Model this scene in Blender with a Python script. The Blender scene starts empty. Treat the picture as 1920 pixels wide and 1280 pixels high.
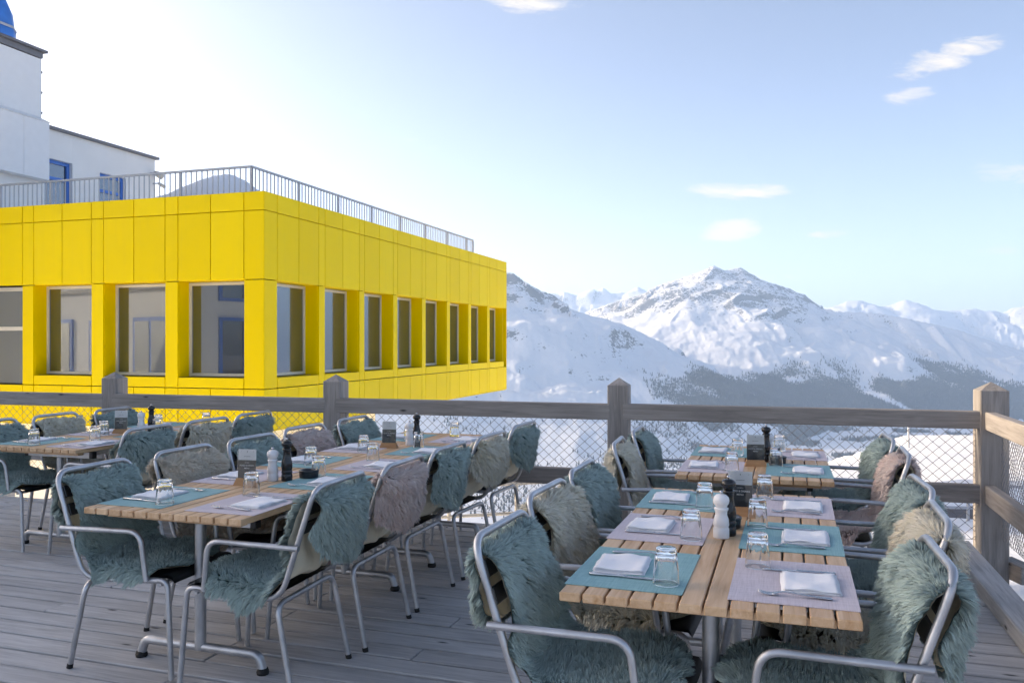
import bpy, math, random
import numpy as np
from mathutils import Vector, Matrix
R = math.radians
rng = np.random.default_rng(7)
random.seed(7)
S = bpy.context.scene
COL = S.collection
EYE = 1.47

# ---------------------------------------------------------------- camera
cam_d = bpy.data.cameras.new('camera'); cam = bpy.data.objects.new('camera', cam_d); COL.objects.link(cam)
cam.location = (0, 0, EYE); cam.rotation_euler = (R(90), 0, 0)
cam_d.sensor_width = 36; cam_d.lens = 29.06; cam_d.clip_start = 0.05; cam_d.clip_end = 60000
S.camera = cam

# ---------------------------------------------------------------- sky, sun, exposure
SUN_EL = R(15); SUN_DIR = Vector((-0.95, 0.312)).normalized()      # horizontal direction towards the sun
sun_d = bpy.data.lights.new('sun', 'SUN'); sun_d.energy = 2.0; sun_d.angle = R(0.6); sun_d.color = (1, .93, .82)
sun = bpy.data.objects.new('sun', sun_d); COL.objects.link(sun)
tosun = Vector((SUN_DIR.x*math.cos(SUN_EL), SUN_DIR.y*math.cos(SUN_EL), math.sin(SUN_EL)))
sun.rotation_euler = tosun.to_track_quat('Z', 'Y').to_euler()
W = bpy.data.worlds.new('World'); S.world = W; W.use_nodes = True
wt = W.node_tree; wt.nodes.clear()
def WN(t, **k):
    n = wt.nodes.new(t)
    for a, b in k.items(): setattr(n, a, b)
    return n
def wmath(op, a, b=None, c=None, clamp=False):
    n = WN('ShaderNodeMath', operation=op, use_clamp=clamp)
    for i, v in enumerate((a, b, c)):
        if v is None: continue
        if isinstance(v, (int, float)): n.inputs[i].default_value = v
        else: wt.links.new(v, n.inputs[i])
    return n.outputs[0]
sky = WN('ShaderNodeTexSky', sky_type='NISHITA', sun_disc=False)
sky.sun_elevation = SUN_EL; sky.sun_rotation = math.atan2(SUN_DIR.x, SUN_DIR.y)
sky.altitude = 1700; sky.air_density = 0.5; sky.dust_density = 6.5; sky.ozone_density = 1.5
tc = WN('ShaderNodeTexCoord'); sp = WN('ShaderNodeSeparateXYZ'); wt.links.new(tc.outputs['Generated'], sp.inputs[0])
ysafe = wmath('MAXIMUM', sp.outputs[1], 0.05)
cu = wmath('DIVIDE', sp.outputs[0], ysafe); cv = wmath('DIVIDE', sp.outputs[2], ysafe)
cmb = WN('ShaderNodeCombineXYZ'); wt.links.new(cu, cmb.inputs[0]); wt.links.new(cv, cmb.inputs[1])
mp = WN('ShaderNodeMapping'); mp.inputs['Scale'].default_value = (20, 75, 1); mp.inputs['Rotation'].default_value = (0, 0, -.25); wt.links.new(cmb.outputs[0], mp.inputs[0])
nz = WN('ShaderNodeTexNoise'); nz.inputs['Scale'].default_value = 1.0; nz.inputs['Detail'].default_value = 7; nz.inputs['Roughness'].default_value = .62
nz.inputs['Distortion'].default_value = .6
wt.links.new(mp.outputs[0], nz.inputs[0])
CLOUDS = [(.02, .418, .075, .030, -.1, 1.0), (.528, .345, .085, .022, .32, 1.0), (.487, .297, .045, .013, .12, .75), (.275, .182, .075, .013, 0, 1.1),
          (.264, .134, .044, .017, .12, 1.6), (.385, .130, .035, .006, .05, .8), (.595, .110, .04, .007, .05, .85), (.60, .205, .06, .018, 0, .6),
          (-.34, .223, .06, .008, -.1, .45), (.31, .077, .03, .006, .0, .6), (.33, .078, .05, .004, 0, .5), (-.13, .243, .12, .01, -.2, .25), (1.1, .3, .16, .03, .1, .8), (-1.2, .4, .2, .04, .1, .8)]
tot = None
for (u0, v0, a, b, tl, am) in CLOUDS:
    du = wmath('SUBTRACT', cu, u0); dv = wmath('SUBTRACT', cv, v0)
    dv = wmath('SUBTRACT', dv, wmath('MULTIPLY', du, tl))
    d = wmath('ADD', wmath('POWER', wmath('ABSOLUTE', wmath('DIVIDE', du, a)), 2), wmath('POWER', wmath('ABSOLUTE', wmath('DIVIDE', dv, b)), 2))
    m = wmath('MULTIPLY', wmath('SUBTRACT', 1, d, clamp=True), am)
    tot = m if tot is None else wmath('MAXIMUM', tot, m)
cl = wmath('MULTIPLY', wmath('ADD', wmath('SUBTRACT', wmath('MULTIPLY', tot, .95), .30), wmath('MULTIPLY', wmath('SUBTRACT', nz.outputs[0], .5), 2.6)), 1.15, clamp=True)
cl = wmath('MULTIPLY', cl, wmath('MULTIPLY', tot, 2.5, clamp=True))
cl = wmath('MULTIPLY', cl, wmath('GREATER_THAN', sp.outputs[1], .06))
mx = WN('ShaderNodeMix', data_type='RGBA'); wt.links.new(cl, mx.inputs['Factor'])
wt.links.new(sky.outputs[0], mx.inputs['A']); mx.inputs['B'].default_value = (2.0, 2.1, 2.3, 1)
bg = WN('ShaderNodeBackground'); bg.inputs[1].default_value = 0.15
wt.links.new(mx.outputs['Result'], bg.inputs[0])
wo = WN('ShaderNodeOutputWorld'); wt.links.new(bg.outputs[0], wo.inputs[0])
S.view_settings.view_transform = 'Standard'; S.view_settings.look = 'None'; S.view_settings.gamma = 1
S.view_settings.exposure = 1.76; S.view_settings.use_curve_mapping = False
S.view_settings.use_white_balance = True; S.view_settings.white_balance_temperature = 8500; S.view_settings.white_balance_tint = 12   # the photograph is balanced for the shade
S.render.engine = 'CYCLES'
S.cycles.max_bounces = 10; S.cycles.transmission_bounces = 10; S.cycles.volume_bounces = 1; S.cycles.transparent_max_bounces = 12
S.cycles.caustics_refractive = True; S.cycles.caustics_reflective = False

# ---------------------------------------------------------------- materials
class NT:
    def __init__(s, name):
        s.m = bpy.data.materials.new(name); s.m.use_nodes = True; s.t = s.m.node_tree; s.t.nodes.clear()
        s.out = s.n('ShaderNodeOutputMaterial')
    def n(s, t, ins=None, **k):
        x = s.t.nodes.new(t)
        for a, b in k.items(): setattr(x, a, b)
        for a, b in (ins or {}).items():
            if isinstance(b, bpy.types.NodeSocket): s.t.links.new(b, x.inputs[a])
            else: x.inputs[a].default_value = b
        return x
    def math(s, op, a, b=0, clamp=False):
        return s.n('ShaderNodeMath', {0: a, 1: b}, operation=op, use_clamp=clamp).outputs[0]
    def coords(s, kind='Object', scale=(1, 1, 1), rnd=0):
        c = s.n('ShaderNodeTexCoord').outputs[kind]
        if rnd:
            oi = s.n('ShaderNodeObjectInfo').outputs['Random']
            o = s.n('ShaderNodeVectorMath', {0: oi, 1: (37.0*rnd, 91.0*rnd, 53.0*rnd)}, operation='MULTIPLY').outputs[0]
            c = s.n('ShaderNodeVectorMath', {0: c, 1: o}, operation='ADD').outputs[0]
        return s.n('ShaderNodeMapping', {'Vector': c, 'Scale': scale}).outputs[0]
    def noise(s, vec, scale=5, detail=4, rough=.55, dist=0):
        return s.n('ShaderNodeTexNoise', {'Vector': vec, 'Scale': scale, 'Detail': detail, 'Roughness': rough, 'Distortion': dist}).outputs[0]
    def ramp(s, fac, stops):
        r = s.n('ShaderNodeValToRGB', {'Fac': fac}); e = r.color_ramp.elements
        while len(e) < len(stops): e.new(.5)
        for i, (p, c) in enumerate(stops):
            e[i].position = p; e[i].color = (c, c, c, 1) if isinstance(c, (int, float)) else (*c, 1)
        return r.outputs[0]
    def mix(s, f, a, b, mode='MIX'):
        x = s.n('ShaderNodeMix', data_type='RGBA', blend_type=mode)
        for k, v in (('Factor', f), ('A', a), ('B', b)):
            i = [q for q in x.inputs if q.name == k and (q.type == 'RGBA' or k == 'Factor')][0]
            if isinstance(v, bpy.types.NodeSocket): s.t.links.new(v, i)
            elif k == 'Factor': i.default_value = v
            else: i.default_value = (*v, 1)
        return [o for o in x.outputs if o.type == 'RGBA'][0]
    def bump(s, h, strength=.3, dist=.01):
        return s.n('ShaderNodeBump', {'Height': h, 'Strength': strength, 'Distance': dist}).outputs[0]
    def pbr(s, col, rough=.5, metal=0, normal=None, **k):
        ins = {'Base Color': col if isinstance(col, bpy.types.NodeSocket) else (*col, 1), 'Roughness': rough, 'Metallic': metal}
        if normal is not None: ins['Normal'] = normal
        ins.update(k)
        b = s.n('ShaderNodeBsdfPrincipled', ins)
        s.t.links.new(b.outputs[0], s.out.inputs[0]); return b
M = {}
def simple(name, col, rough=.5, metal=0, var=.08, scale=6, bump=0.0, bscale=60, **k):
    a = NT(name); v = a.coords('Object', rnd=1)
    f = a.noise(v, scale, 4)
    c = a.mix(a.ramp(f, [(.3, 0.), (.7, 1.)]), tuple(x*(1-var) for x in col), tuple(min(1, x*(1+var)) for x in col))
    nrm = a.bump(a.noise(v, bscale, 3), bump, .004) if bump else None
    r = a.math('ADD', rough-.05, a.math('MULTIPLY', f, .1))
    a.pbr(c, r, metal, nrm, **k); M[name] = a.m; return a.m
def wood(name, light, mid, dark, gs=(2, 30, 30), rough=.75, knots=True, bump=.35, tone=.35):
    """grain runs along local X"""
    a = NT(name); v = a.coords('Object', gs, rnd=1); g = a.noise(v, 1.6, 6, .65, .8)
    fine = a.noise(a.coords('Object', (gs[0]*3, gs[1]*7, gs[2]*7), rnd=1), 1, 3, .7)
    c = a.mix(a.ramp(g, [(.28, 0.), (.68, 1.)]), dark, light)
    c = a.mix(a.ramp(fine, [(.35, .0), (.65, .55)]), c, mid)
    oi = a.n('ShaderNodeObjectInfo').outputs['Random']
    c = a.mix(a.math('MULTIPLY', oi, tone), c, tuple(x*.55 for x in mid))
    big = a.noise(a.coords('Object', (1.2, 5, 5), rnd=2), 1, 3)
    c = a.mix(a.ramp(big, [(.45, 0.), (.75, .4)]), c, tuple(min(1, x*1.35) for x in light))
    if knots:
        vo = a.n('ShaderNodeTexVoronoi', {'Vector': a.coords('Object', (2.2, 7, 7), rnd=3), 'Scale': 1.0, 'Randomness': 1.0}).outputs['Distance']
        c = a.mix(a.ramp(vo, [(.035, 1.), (.09, 0.)]), c, tuple(x*.25 for x in dark))
    h = a.math('ADD', g, a.math('MULTIPLY', fine, .5))
    a.pbr(c, rough, 0, a.bump(h, bump, .004)); M[name] = a.m
wood('deck_wood', (.66, .65, .65), (.52, .51, .51), (.25, .245, .245), (1.5, 26, 26), .8, True, .5)
wood('rail_wood', (.38, .34, .31), (.275, .245, .225), (.13, .115, .105), (1.4, 22, 22), .8, True, .4, .15)
wood('table_wood', (.78, .54, .35), (.66, .39, .20), (.40, .18, .06), (1.6, 22, 22), .55, False, .2, .30)
wood('block_wood', (.50, .27, .12), (.42, .21, .09), (.30, .13, .05), (6, 40, 40), .6, False, .1, .1)
def galv():
    a = NT('galvanised'); v = a.coords('Object', rnd=1)
    f = a.n('ShaderNodeTexVoronoi', {'Vector': v, 'Scale': 70.0}).outputs['Color']
    f2 = a.noise(v, 9, 5)
    c = a.mix(a.ramp(f2, [(.3, 0.), (.7, 1.)]), (.40, .41, .43), (.60, .61, .63))
    r = a.math('ADD', .33, a.math('MULTIPLY', a.noise(v, 40, 3), .22))
    a.pbr(c, r, .85, a.bump(f2, .08, .003)); M['galvanised'] = a.m
galv()
simple('black_plastic', (.012, .014, .015), .35, bump=.05)
simple('rubber', (.012, .012, .012), .7)
simple('steel', (.62, .62, .64), .22, 1, .04)
simple('napkin', (.88, .88, .90), .9, 0, .02, 8, .25, 900)
simple('white_mill', (.78, .77, .77), .4, 0, .03)
simple('black_mill', (.012, .013, .015), .25, 0, .1)
simple('bowl_black', (.02, .022, .026), .3)
simple('rail_paint', (.46, .47, .49), .5, .3, .06); simple('wire', (.22, .22, .23), .5, .5)
simple('white_render', (.82, .80, .76), .85, 0, .035, 1.5, .25, 25)
simple('white_panel', (.82, .81, .79), .45, 0, .02)
simple('roof_edge', (.20, .20, .21), .6, .2)
simple('blue_paint', (.045, .19, .56), .4, 0, .06)
simple('blue_sheet', (.02, .20, .60), .5, 0, .15, 3)
simple('frame_beige', (.62, .60, .55), .4, .2, .03)
simple('cream_hide', (.80, .73, .56), .75, 0, .10, 6, .2, 40)
simple('card_white', (.90, .90, .91), .5, 0, .01)
simple('card_black', (.035, .038, .042), .5, 0, .05)
simple('underdeck_dark', (.09, .07, .055), .9)  # dark tone of the slab added under the deck
simple('orange', (.8, .30, .03), .5)
simple('dark_path', (.10, .10, .11), .8, 0, .2)
simple('lamp_beige', (.55, .50, .42), .5)
def yellow():
    a = NT('yellow_panel'); v = a.coords('Object', rnd=1)
    oi = a.n('ShaderNodeObjectInfo').outputs['Random']
    c = a.mix(oi, (.85, .605, .003), (.90, .655, .006))
    st = a.noise(a.coords('Object', (14, 14, .5), rnd=1), 1, 4)
    c = a.mix(a.ramp(st, [(.5, 0.), (.8, .10)]), c, (.62, .44, .06))
    a.pbr(c, a.math('ADD', .48, a.math('MULTIPLY', a.noise(v, 3, 3), .12)), 0, a.bump(a.noise(v, 1.2, 2), .03, .02), **{'Specular IOR Level': .22}); M['yellow'] = a.m
yellow()
def weave(name, c1, c2):
    a = NT(name); v = a.coords('Object')
    n1 = a.noise(a.coords('Object', (420, 12, 1), rnd=1), 1, 2); n2 = a.noise(a.coords('Object', (12, 420, 1), rnd=1), 1, 2)
    f = a.math('MULTIPLY', a.math('ADD', n1, n2), .5)
    c = a.mix(a.ramp(f, [(.36, 0.), (.62, 1.)]), c1, c2)
    ch = a.n('ShaderNodeTexChecker', {'Vector': v, 'Scale': 520.0}).outputs['Fac']
    a.pbr(c, .7, 0, a.bump(a.math('ADD', a.math('MULTIPLY', ch, .3), f), .25, .001)); M[name] = a.m
weave('mat_teal', (.15, .34, .36), (.26, .48, .50)); weave('mat_mauve', (.52, .45, .48), (.68, .60, .64))
def glass():
    a = NT('tumbler_glass')
    g = a.n('ShaderNodeBsdfPrincipled', {'Base Color': (.97, .98, .98, 1), 'Roughness': .01, 'IOR': 1.48, 'Transmission Weight': 1.0})
    a.t.links.new(g.outputs[0], a.out.inputs[0]); M['glass'] = a.m
    a = NT('acrylic')
    g = a.n('ShaderNodeBsdfGlossy', {'Roughness': .03}); t = a.n('ShaderNodeBsdfTransparent', {'Color': (.985, .99, .99, 1)})
    fr = a.n('ShaderNodeFresnel', {'IOR': 1.4}).outputs[0]
    mxn = a.n('ShaderNodeMixShader', {0: fr, 1: t.outputs[0], 2: g.outputs[0]}); a.t.links.new(mxn.outputs[0], a.out.inputs[0]); M['acrylic'] = a.m
    a = NT('window_glass'); v = a.coords('Object')
    d = a.n('ShaderNodeBsdfPrincipled', {'Base Color': (.018, .024, .03, 1), 'Roughness': .3})
    g = a.n('ShaderNodeBsdfGlossy', {'Roughness': .012, 'Color': (.72, .80, .88, 1)})
    g.inputs['Normal'].default_value = (0, 0, 0)
    a.t.links.new(a.bump(a.noise(v, .9, 2), .015, .02), g.inputs['Normal'])
    fr = a.n('ShaderNodeFresnel', {'IOR': 1.6}).outputs[0]
    f = a.math('ADD', .19, a.math('MULTIPLY', fr, .8), clamp=True)
    mxn = a.n('ShaderNodeMixShader', {0: f, 1: d.outputs[0], 2: g.outputs[0]}); a.t.links.new(mxn.outputs[0], a.out.inputs[0]); M['pane'] = a.m
glass()
def fleece(name, root, tip):
    a = NT(name)
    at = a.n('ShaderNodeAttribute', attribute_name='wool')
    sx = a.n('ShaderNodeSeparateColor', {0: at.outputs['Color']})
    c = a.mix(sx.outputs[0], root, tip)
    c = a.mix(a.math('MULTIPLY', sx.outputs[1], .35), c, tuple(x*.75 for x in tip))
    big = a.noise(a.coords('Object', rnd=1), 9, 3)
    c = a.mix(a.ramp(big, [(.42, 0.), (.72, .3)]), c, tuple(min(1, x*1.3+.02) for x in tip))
    d = a.n('ShaderNodeBsdfDiffuse', {'Color': c, 'Roughness': .6}); t = a.n('ShaderNodeBsdfTranslucent', {'Color': c})
    m1 = a.n('ShaderNodeMixShader', {0: .10, 1: d.outputs[0], 2: t.outputs[0]})
    g = a.n('ShaderNodeBsdfGlossy', {'Roughness': .45, 'Color': (.9, .95, 1, 1)})
    m2 = a.n('ShaderNodeMixShader', {0: .035, 1: m1.outputs[0], 2: g.outputs[0]})
    a.t.links.new(m2.outputs[0], a.out.inputs[0]); M[name] = a.m
fleece('fleece_teal', (.20, .295, .27), (.55, .69, .64)); fleece('fleece_cream', (.92, .77, .50), (.98, .92, .75))  # wool paler at the tips; teal roots darkened further for shadow contrast
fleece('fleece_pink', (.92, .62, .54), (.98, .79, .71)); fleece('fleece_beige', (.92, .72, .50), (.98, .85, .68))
def snowmat():
    a = NT('snow'); v = a.coords('Object')
    f = a.noise(v, .6, 6, .6); f2 = a.noise(v, 7, 5, .65)
    a.pbr(a.mix(a.ramp(f, [(.35, 0.), (.7, 1.)]), (.80, .81, .84), (.88, .88, .88)), .8, 0, a.bump(a.math('ADD', f, a.math('MULTIPLY', f2, .25)), .5, .12)); M['snow'] = a.m
    a = NT('mountain')
    geo = a.n('ShaderNodeNewGeometry'); v = a.n('ShaderNodeTexCoord').outputs['Object']
    nz_ = a.n('ShaderNodeSeparateXYZ', {0: geo.outputs['Normal']}).outputs[2]
    vs = a.n('ShaderNodeMapping', {'Vector': v, 'Scale': (.006, .006, .010)}).outputs[0]
    n1 = a.noise(vs, 1, 9, .68); n2 = a.noise(vs, 6, 6, .7)
    at = a.n('ShaderNodeAttribute', attribute_name='rock').outputs['Fac']
    k = a.math('ADD', nz_, a.math('MULTIPLY', a.math('SUBTRACT', n1, .5), .55))
    k = a.math('ADD', k, a.math('MULTIPLY', a.math('SUBTRACT', n2, .5), 1.0))
    k = a.math('SUBTRACT', k, a.math('MULTIPLY', at, .31))
    c = a.mix(a.ramp(k, [(.515, 1.), (.57, 0.)]), (.70, .71, .735), (.09, .09, .095))
    fo = a.n('ShaderNodeAttribute', attribute_name='forest').outputs['Fac']
    ff = a.math('ADD', fo, a.math('MULTIPLY', a.math('SUBTRACT', a.noise(a.n('ShaderNodeMapping', {'Vector': v, 'Scale': (.05, .05, .02)}).outputs[0], 1, 4, .7), .5), 1.3))
    c = a.mix(a.ramp(ff, [(.34, 0.), (.50, 1.)]), c, (.05, .06, .065))
    hb = a.math('ADD', n1, a.math('MULTIPLY', n2, .35))
    a.pbr(c, .85, 0, a.bump(hb, .35, 14.0)); M['mountain'] = a.m
    a = NT('conifer'); c = a.mix(a.noise(a.n('ShaderNodeTexCoord').outputs['Object'], .02, 4), (.016, .024, .024), (.04, .052, .05))
    a.pbr(c, .9); M['conifer'] = a.m
snowmat()

# ---------------------------------------------------------------- mesh helpers
class MB:
    def __init__(s): s.v = []; s.f = []; s.sm = []
    def add(s, vs, fs, smooth=False):
        o = len(s.v); s.v += [tuple(map(float, p)) for p in vs]; s.f += [tuple(i+o for i in f) for f in fs]; s.sm += [smooth]*len(fs); return s
    def box(s, c, d, ch=0.0):
        x, y, z = (q/2 for q in d)
        if ch <= 0:
            vs = [(c[0]+a*x, c[1]+b*y, c[2]+e*z) for a in (-1, 1) for b in (-1, 1) for e in (-1, 1)]
            return s.add(vs, [(0, 1, 3, 2), (4, 6, 7, 5), (0, 4, 5, 1), (2, 3, 7, 6), (0, 2, 6, 4), (1, 5, 7, 3)])
        vs = []; idx = {}
        for a in (-1, 1):
            for b in (-1, 1):
                for e in (-1, 1):
                    for k in range(3):
                        p = [x-ch, y-ch, z-ch]; p[k] += ch
                        idx[a, b, e, k] = len(vs); vs.append((c[0]+a*p[0], c[1]+b*p[1], c[2]+e*p[2]))
        fs = []
        sg = (-1, 1)
        for k in range(3):
            i, j = [q for q in range(3) if q != k]
            for t in sg:
                loop = []
                for (p, q) in ((-1, -1), (1, -1), (1, 1), (-1, 1)):
                    a = [0, 0, 0]; a[k] = t; a[i] = p; a[j] = q; loop.append(idx[(*a, k)])
                fs.append(loop)
            for p in sg:
                for q in sg:
                    a = [0, 0, 0]; a[i] = p; a[j] = q; b = list(a); a[k] = -1; b[k] = 1
                    fs.append([idx[(*a, i)], idx[(*b, i)], idx[(*b, j)], idx[(*a, j)]])
        for a in sg:
            for b in sg:
                for e in sg: fs.append([idx[a, b, e, 0], idx[a, b, e, 1], idx[a, b, e, 2]])
        cc = Vector(c); out = []
        for f in fs:
            p = [Vector(vs[i]) for i in f]; n = (p[1]-p[0]).cross(p[2]-p[0]); m = sum(p, Vector())/len(p)-cc
            out.append(tuple(f) if n.dot(m) > 0 else tuple(reversed(f)))
        return s.add(vs, out)
    def tube(s, pts, r, n=8, caps=True, closed=False):
        P = [Vector(p) for p in pts]; m = len(P); rad = r if isinstance(r, (list, tuple)) else [r]*m
        T = [((P[min(i+1, m-1)]-P[max(i-1, 0)]).normalized()) for i in range(m)]
        up = Vector((0, 0, 1)) if abs(T[0].z) < .9 else Vector((1, 0, 0))
        nrm = (up-T[0]*up.dot(T[0])).normalized(); vs = []
        for i in range(m):
            nrm = (nrm-T[i]*nrm.dot(T[i])).normalized(); b = T[i].cross(nrm)
            for k in range(n):
                a = 2*math.pi*k/n; vs.append(P[i]+(nrm*math.cos(a)+b*math.sin(a))*rad[i])
        fs = [(i*n+k, i*n+(k+1) % n, (i+1)*n+(k+1) % n, (i+1)*n+k) for i in range(m-1) for k in range(n)]
        s.add(vs, fs, True)
        if caps: s.add(vs[:n], [tuple(reversed(range(n)))]); s.add(vs[-n:], [tuple(range(n))])
        return s
    def lathe(s, prof, n=24, c=(0, 0, 0), facet=None, smooth=True):
        vs = []
        for (r, z) in prof:
            for k in range(n):
                a = 2*math.pi*k/n; rr = r*(facet(a, z) if facet else 1); vs.append((c[0]+rr*math.cos(a), c[1]+rr*math.sin(a), c[2]+z))
        fs = [(i*n+k, i*n+(k+1) % n, (i+1)*n+(k+1) % n, (i+1)*n+k) for i in range(len(prof)-1) for k in range(n)]
        return s.add(vs, fs, smooth)
    def prism(s, poly, z0, z1):
        n = len(poly); vs = [(x, y, z0) for x, y in poly]+[(x, y, z1) for x, y in poly]
        return s.add(vs, [tuple(reversed(range(n))), tuple(range(n, 2*n))]+[(i, (i+1) % n, n+(i+1) % n, n+i) for i in range(n)])
    def loft(s, secs):
        """secs: (x, y, z, half width in x, half thickness in z), running along y"""
        vs = []
        for (x, y, z, w, t) in secs: vs += [(x-w, y, z-t), (x+w, y, z-t), (x+w, y, z+t), (x-w, y, z+t)]
        fs = [(i*4+k, i*4+(k+1) % 4, (i+1)*4+(k+1) % 4, (i+1)*4+k) for i in range(len(secs)-1) for k in range(4)]
        e = len(vs)-4
        return s.add(vs, fs+[(3, 2, 1, 0), (e, e+1, e+2, e+3)], True)
    def mesh(s, name, mat=None):
        me = bpy.data.meshes.new(name); me.from_pydata(s.v, [], s.f); me.update()
        me.polygons.foreach_set('use_smooth', s.sm)
        if mat: me.materials.append(M[mat])
        return me
    def build(s, name, mat, parent=None, **k): return link(name, s.mesh(name, mat), parent, **k)
def link(name, me, parent=None, loc=None, rz=None):
    o = bpy.data.objects.new(name, me); COL.objects.link(o)
    if parent is not None: o.parent = parent; KIDS.setdefault(parent.name, []).append(o)
    if loc is not None: o.location = loc
    if rz is not None: o.rotation_euler = (0, 0, rz)
    return o
KIDS = {}
def empty(name, loc=(0, 0, 0), rz=0):
    o = bpy.data.objects.new(name, None); COL.objects.link(o); o.location = loc; o.rotation_euler = (0, 0, rz); o.empty_display_size = .2; return o
def tag(o, label, cat, group=None):
    o['label'] = label; o['category'] = cat
    if group: o['group'] = group
    return o
def struct(o, kind='structure'): o['kind'] = kind; return o
def copy_tree(o, parent=None, loc=None, rz=None):
    c = o.copy(); COL.objects.link(c); c.parent = parent
    if parent is not None: KIDS.setdefault(parent.name, []).append(c)
    if loc is not None: c.location = loc
    if rz is not None: c.rotation_euler = (0, 0, rz)
    for ch in list(KIDS.get(o.name, [])): copy_tree(ch, c)
    return c
def fillet(pts, r, n=5):
    """round the inner corners of a polyline"""
    P = [Vector(p) for p in pts]; rr = r if isinstance(r, (list, tuple)) else [r]*len(P); out = [P[0]]
    for i in range(1, len(P)-1):
        a = (P[i-1]-P[i]); b = (P[i+1]-P[i]); d = min(rr[i], a.length*.49, b.length*.49)
        A = P[i]+a.normalized()*d; B = P[i]+b.normalized()*d
        for k in range(n+1):
            t = k/n; out.append(A*(1-t)**2+P[i]*2*t*(1-t)+B*t*t)
    return out+[P[-1]]
def grid_mesh(name, X, Y, Z, mat, attrs=None):
    ny, nx = X.shape; n = nx*ny
    me = bpy.data.meshes.new(name); me.vertices.add(n)
    me.vertices.foreach_set('co', np.stack([X, Y, Z], -1).astype(np.float32).ravel())
    i = np.arange(n).reshape(ny, nx); q = np.stack([i[:-1, :-1], i[:-1, 1:], i[1:, 1:], i[1:, :-1]], -1).reshape(-1, 4)
    me.loops.add(q.size); me.loops.foreach_set('vertex_index', q.ravel().astype(np.int32))
    me.polygons.add(len(q)); me.polygons.foreach_set('loop_start', np.arange(0, q.size, 4, dtype=np.int32))
    me.polygons.foreach_set('use_smooth', np.ones(len(q), bool)); me.update(calc_edges=True)
    for k, a in (attrs or {}).items():
        at = me.attributes.new(k, 'FLOAT', 'POINT'); at.data.foreach_set('value', a.astype(np.float32).ravel())
    me.materials.append(M[mat]); return me
def vnoise(x, y, seed=0):
    xi = np.floor(x).astype(np.int64); yi = np.floor(y).astype(np.int64); xf = x-xi; yf = y-yi
    def h(a, b):
        n = (a*374761393+b*668265263+seed*974634777) & 0xFFFFFFFF
        n = ((n ^ (n >> 13))*1274126177) & 0xFFFFFFFF
        return ((n ^ (n >> 16)) & 0xFFFF)/65535.0
    u = xf*xf*xf*(xf*(xf*6-15)+10); v = yf*yf*yf*(yf*(yf*6-15)+10)
    return (h(xi, yi)*(1-u)+h(xi+1, yi)*u)*(1-v)+(h(xi, yi+1)*(1-u)+h(xi+1, yi+1)*u)*v
def fbm(x, y, oct=5, seed=0, gain=.5, ridged=False):
    t = 0; a = 1; s = 0
    for o in range(oct):
        n = vnoise(x, y, seed+o*17)
        if ridged: n = 1-abs(2*n-1)
        t = t+a*n; s += a; a *= gain; x, y = x*2.03+11.3, y*2.03+5.7
    return t/s

# ---------------------------------------------------------------- frames of the place
PHI = -math.atan(.332)                                   # tables and deck boards: length axis leans right of the view axis
AX = Vector((math.cos(PHI), math.sin(PHI), 0)); AY = Vector((-math.sin(PHI), math.cos(PHI), 0))
def UV(u, v, z=0): return AX*u+AY*v+Vector((0, 0, z))
FENCE = lambda x: 6.76-.27*x

# ================================================================ LARGE STRUCTURE
# ---- far terrain
def bearing(px, py, Y): return ((px-960)/1550*Y, Y, EYE-(py-640)/1550*Y)
RIDGES = []
def ridge(pts, slope, power=1.0): RIDGES.append((np.array([bearing(*p) for p in pts]), slope, power))
ridge([(300, 430, 7600), (600, 455, 7400), (800, 480, 7200), (945, 508, 7000), (962, 511, 6950), (985, 526, 6850), (1010, 546, 6750), (1032, 564, 6650), (1075, 592, 6450), (1130, 640, 6200), (1200, 690, 5900), (1290, 745, 5600)], .55)
ridge([(1085, 590, 9800), (1139, 570, 9700), (1219, 546, 9600), (1272, 522, 9550), (1314, 509, 9500), (1338, 497, 9500), (1357, 507, 9500), (1373, 503, 9500), (1387, 500, 9500), (1400, 515, 9450), (1423, 537, 9400), (1442, 541, 9350),
       (1463, 553, 9300), (1495, 571, 9200), (1537, 570, 9150), (1559, 583, 9000), (1644, 586, 8900), (1697, 596, 8800), (1750, 607, 8700), (1803, 620, 8600), (1856, 638, 8500), (1920, 657, 8400), (2050, 690, 8200), (2300, 740, 8000)], .52)
ridge([(1338, 500, 9400), (1290, 560, 8700), (1250, 610, 8200), (1230, 680, 7700)], .50)
ridge([(1423, 540, 9300), (1440, 620, 8500), (1420, 690, 7800)], .50)
ridge([(1559, 585, 8950), (1600, 660, 8100), (1640, 720, 7500)], .50)
ridge([(1750, 609, 8600), (1800, 670, 8000), (1850, 720, 7500)], .50)
ridge([(880, 560, 15000), (960, 556, 15000), (1030, 549, 15000), (1060, 546, 15000), (1085, 553, 15000), (1100, 549, 15000), (1112, 541, 15000), (1119, 547, 15000), (1131, 538, 15000), (1142, 549, 15000), (1165, 546, 15000), (1182, 549, 15000), (1197, 536, 15000), (1214, 546, 15000), (1300, 570, 15000)], .6)
ridge([(1480, 590, 15500), (1564, 575, 15500), (1591, 563, 15500), (1616, 563, 15500), (1640, 574, 15500), (1665, 572, 15500), (1697, 561, 15500), (1729, 574, 15500), (1770, 583, 15400), (1803, 580, 15400), (1830, 578, 15400), (1883, 585, 15300), (1925, 573, 15300), (2000, 565, 15300), (2200, 580, 15000)], .5)
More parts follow.
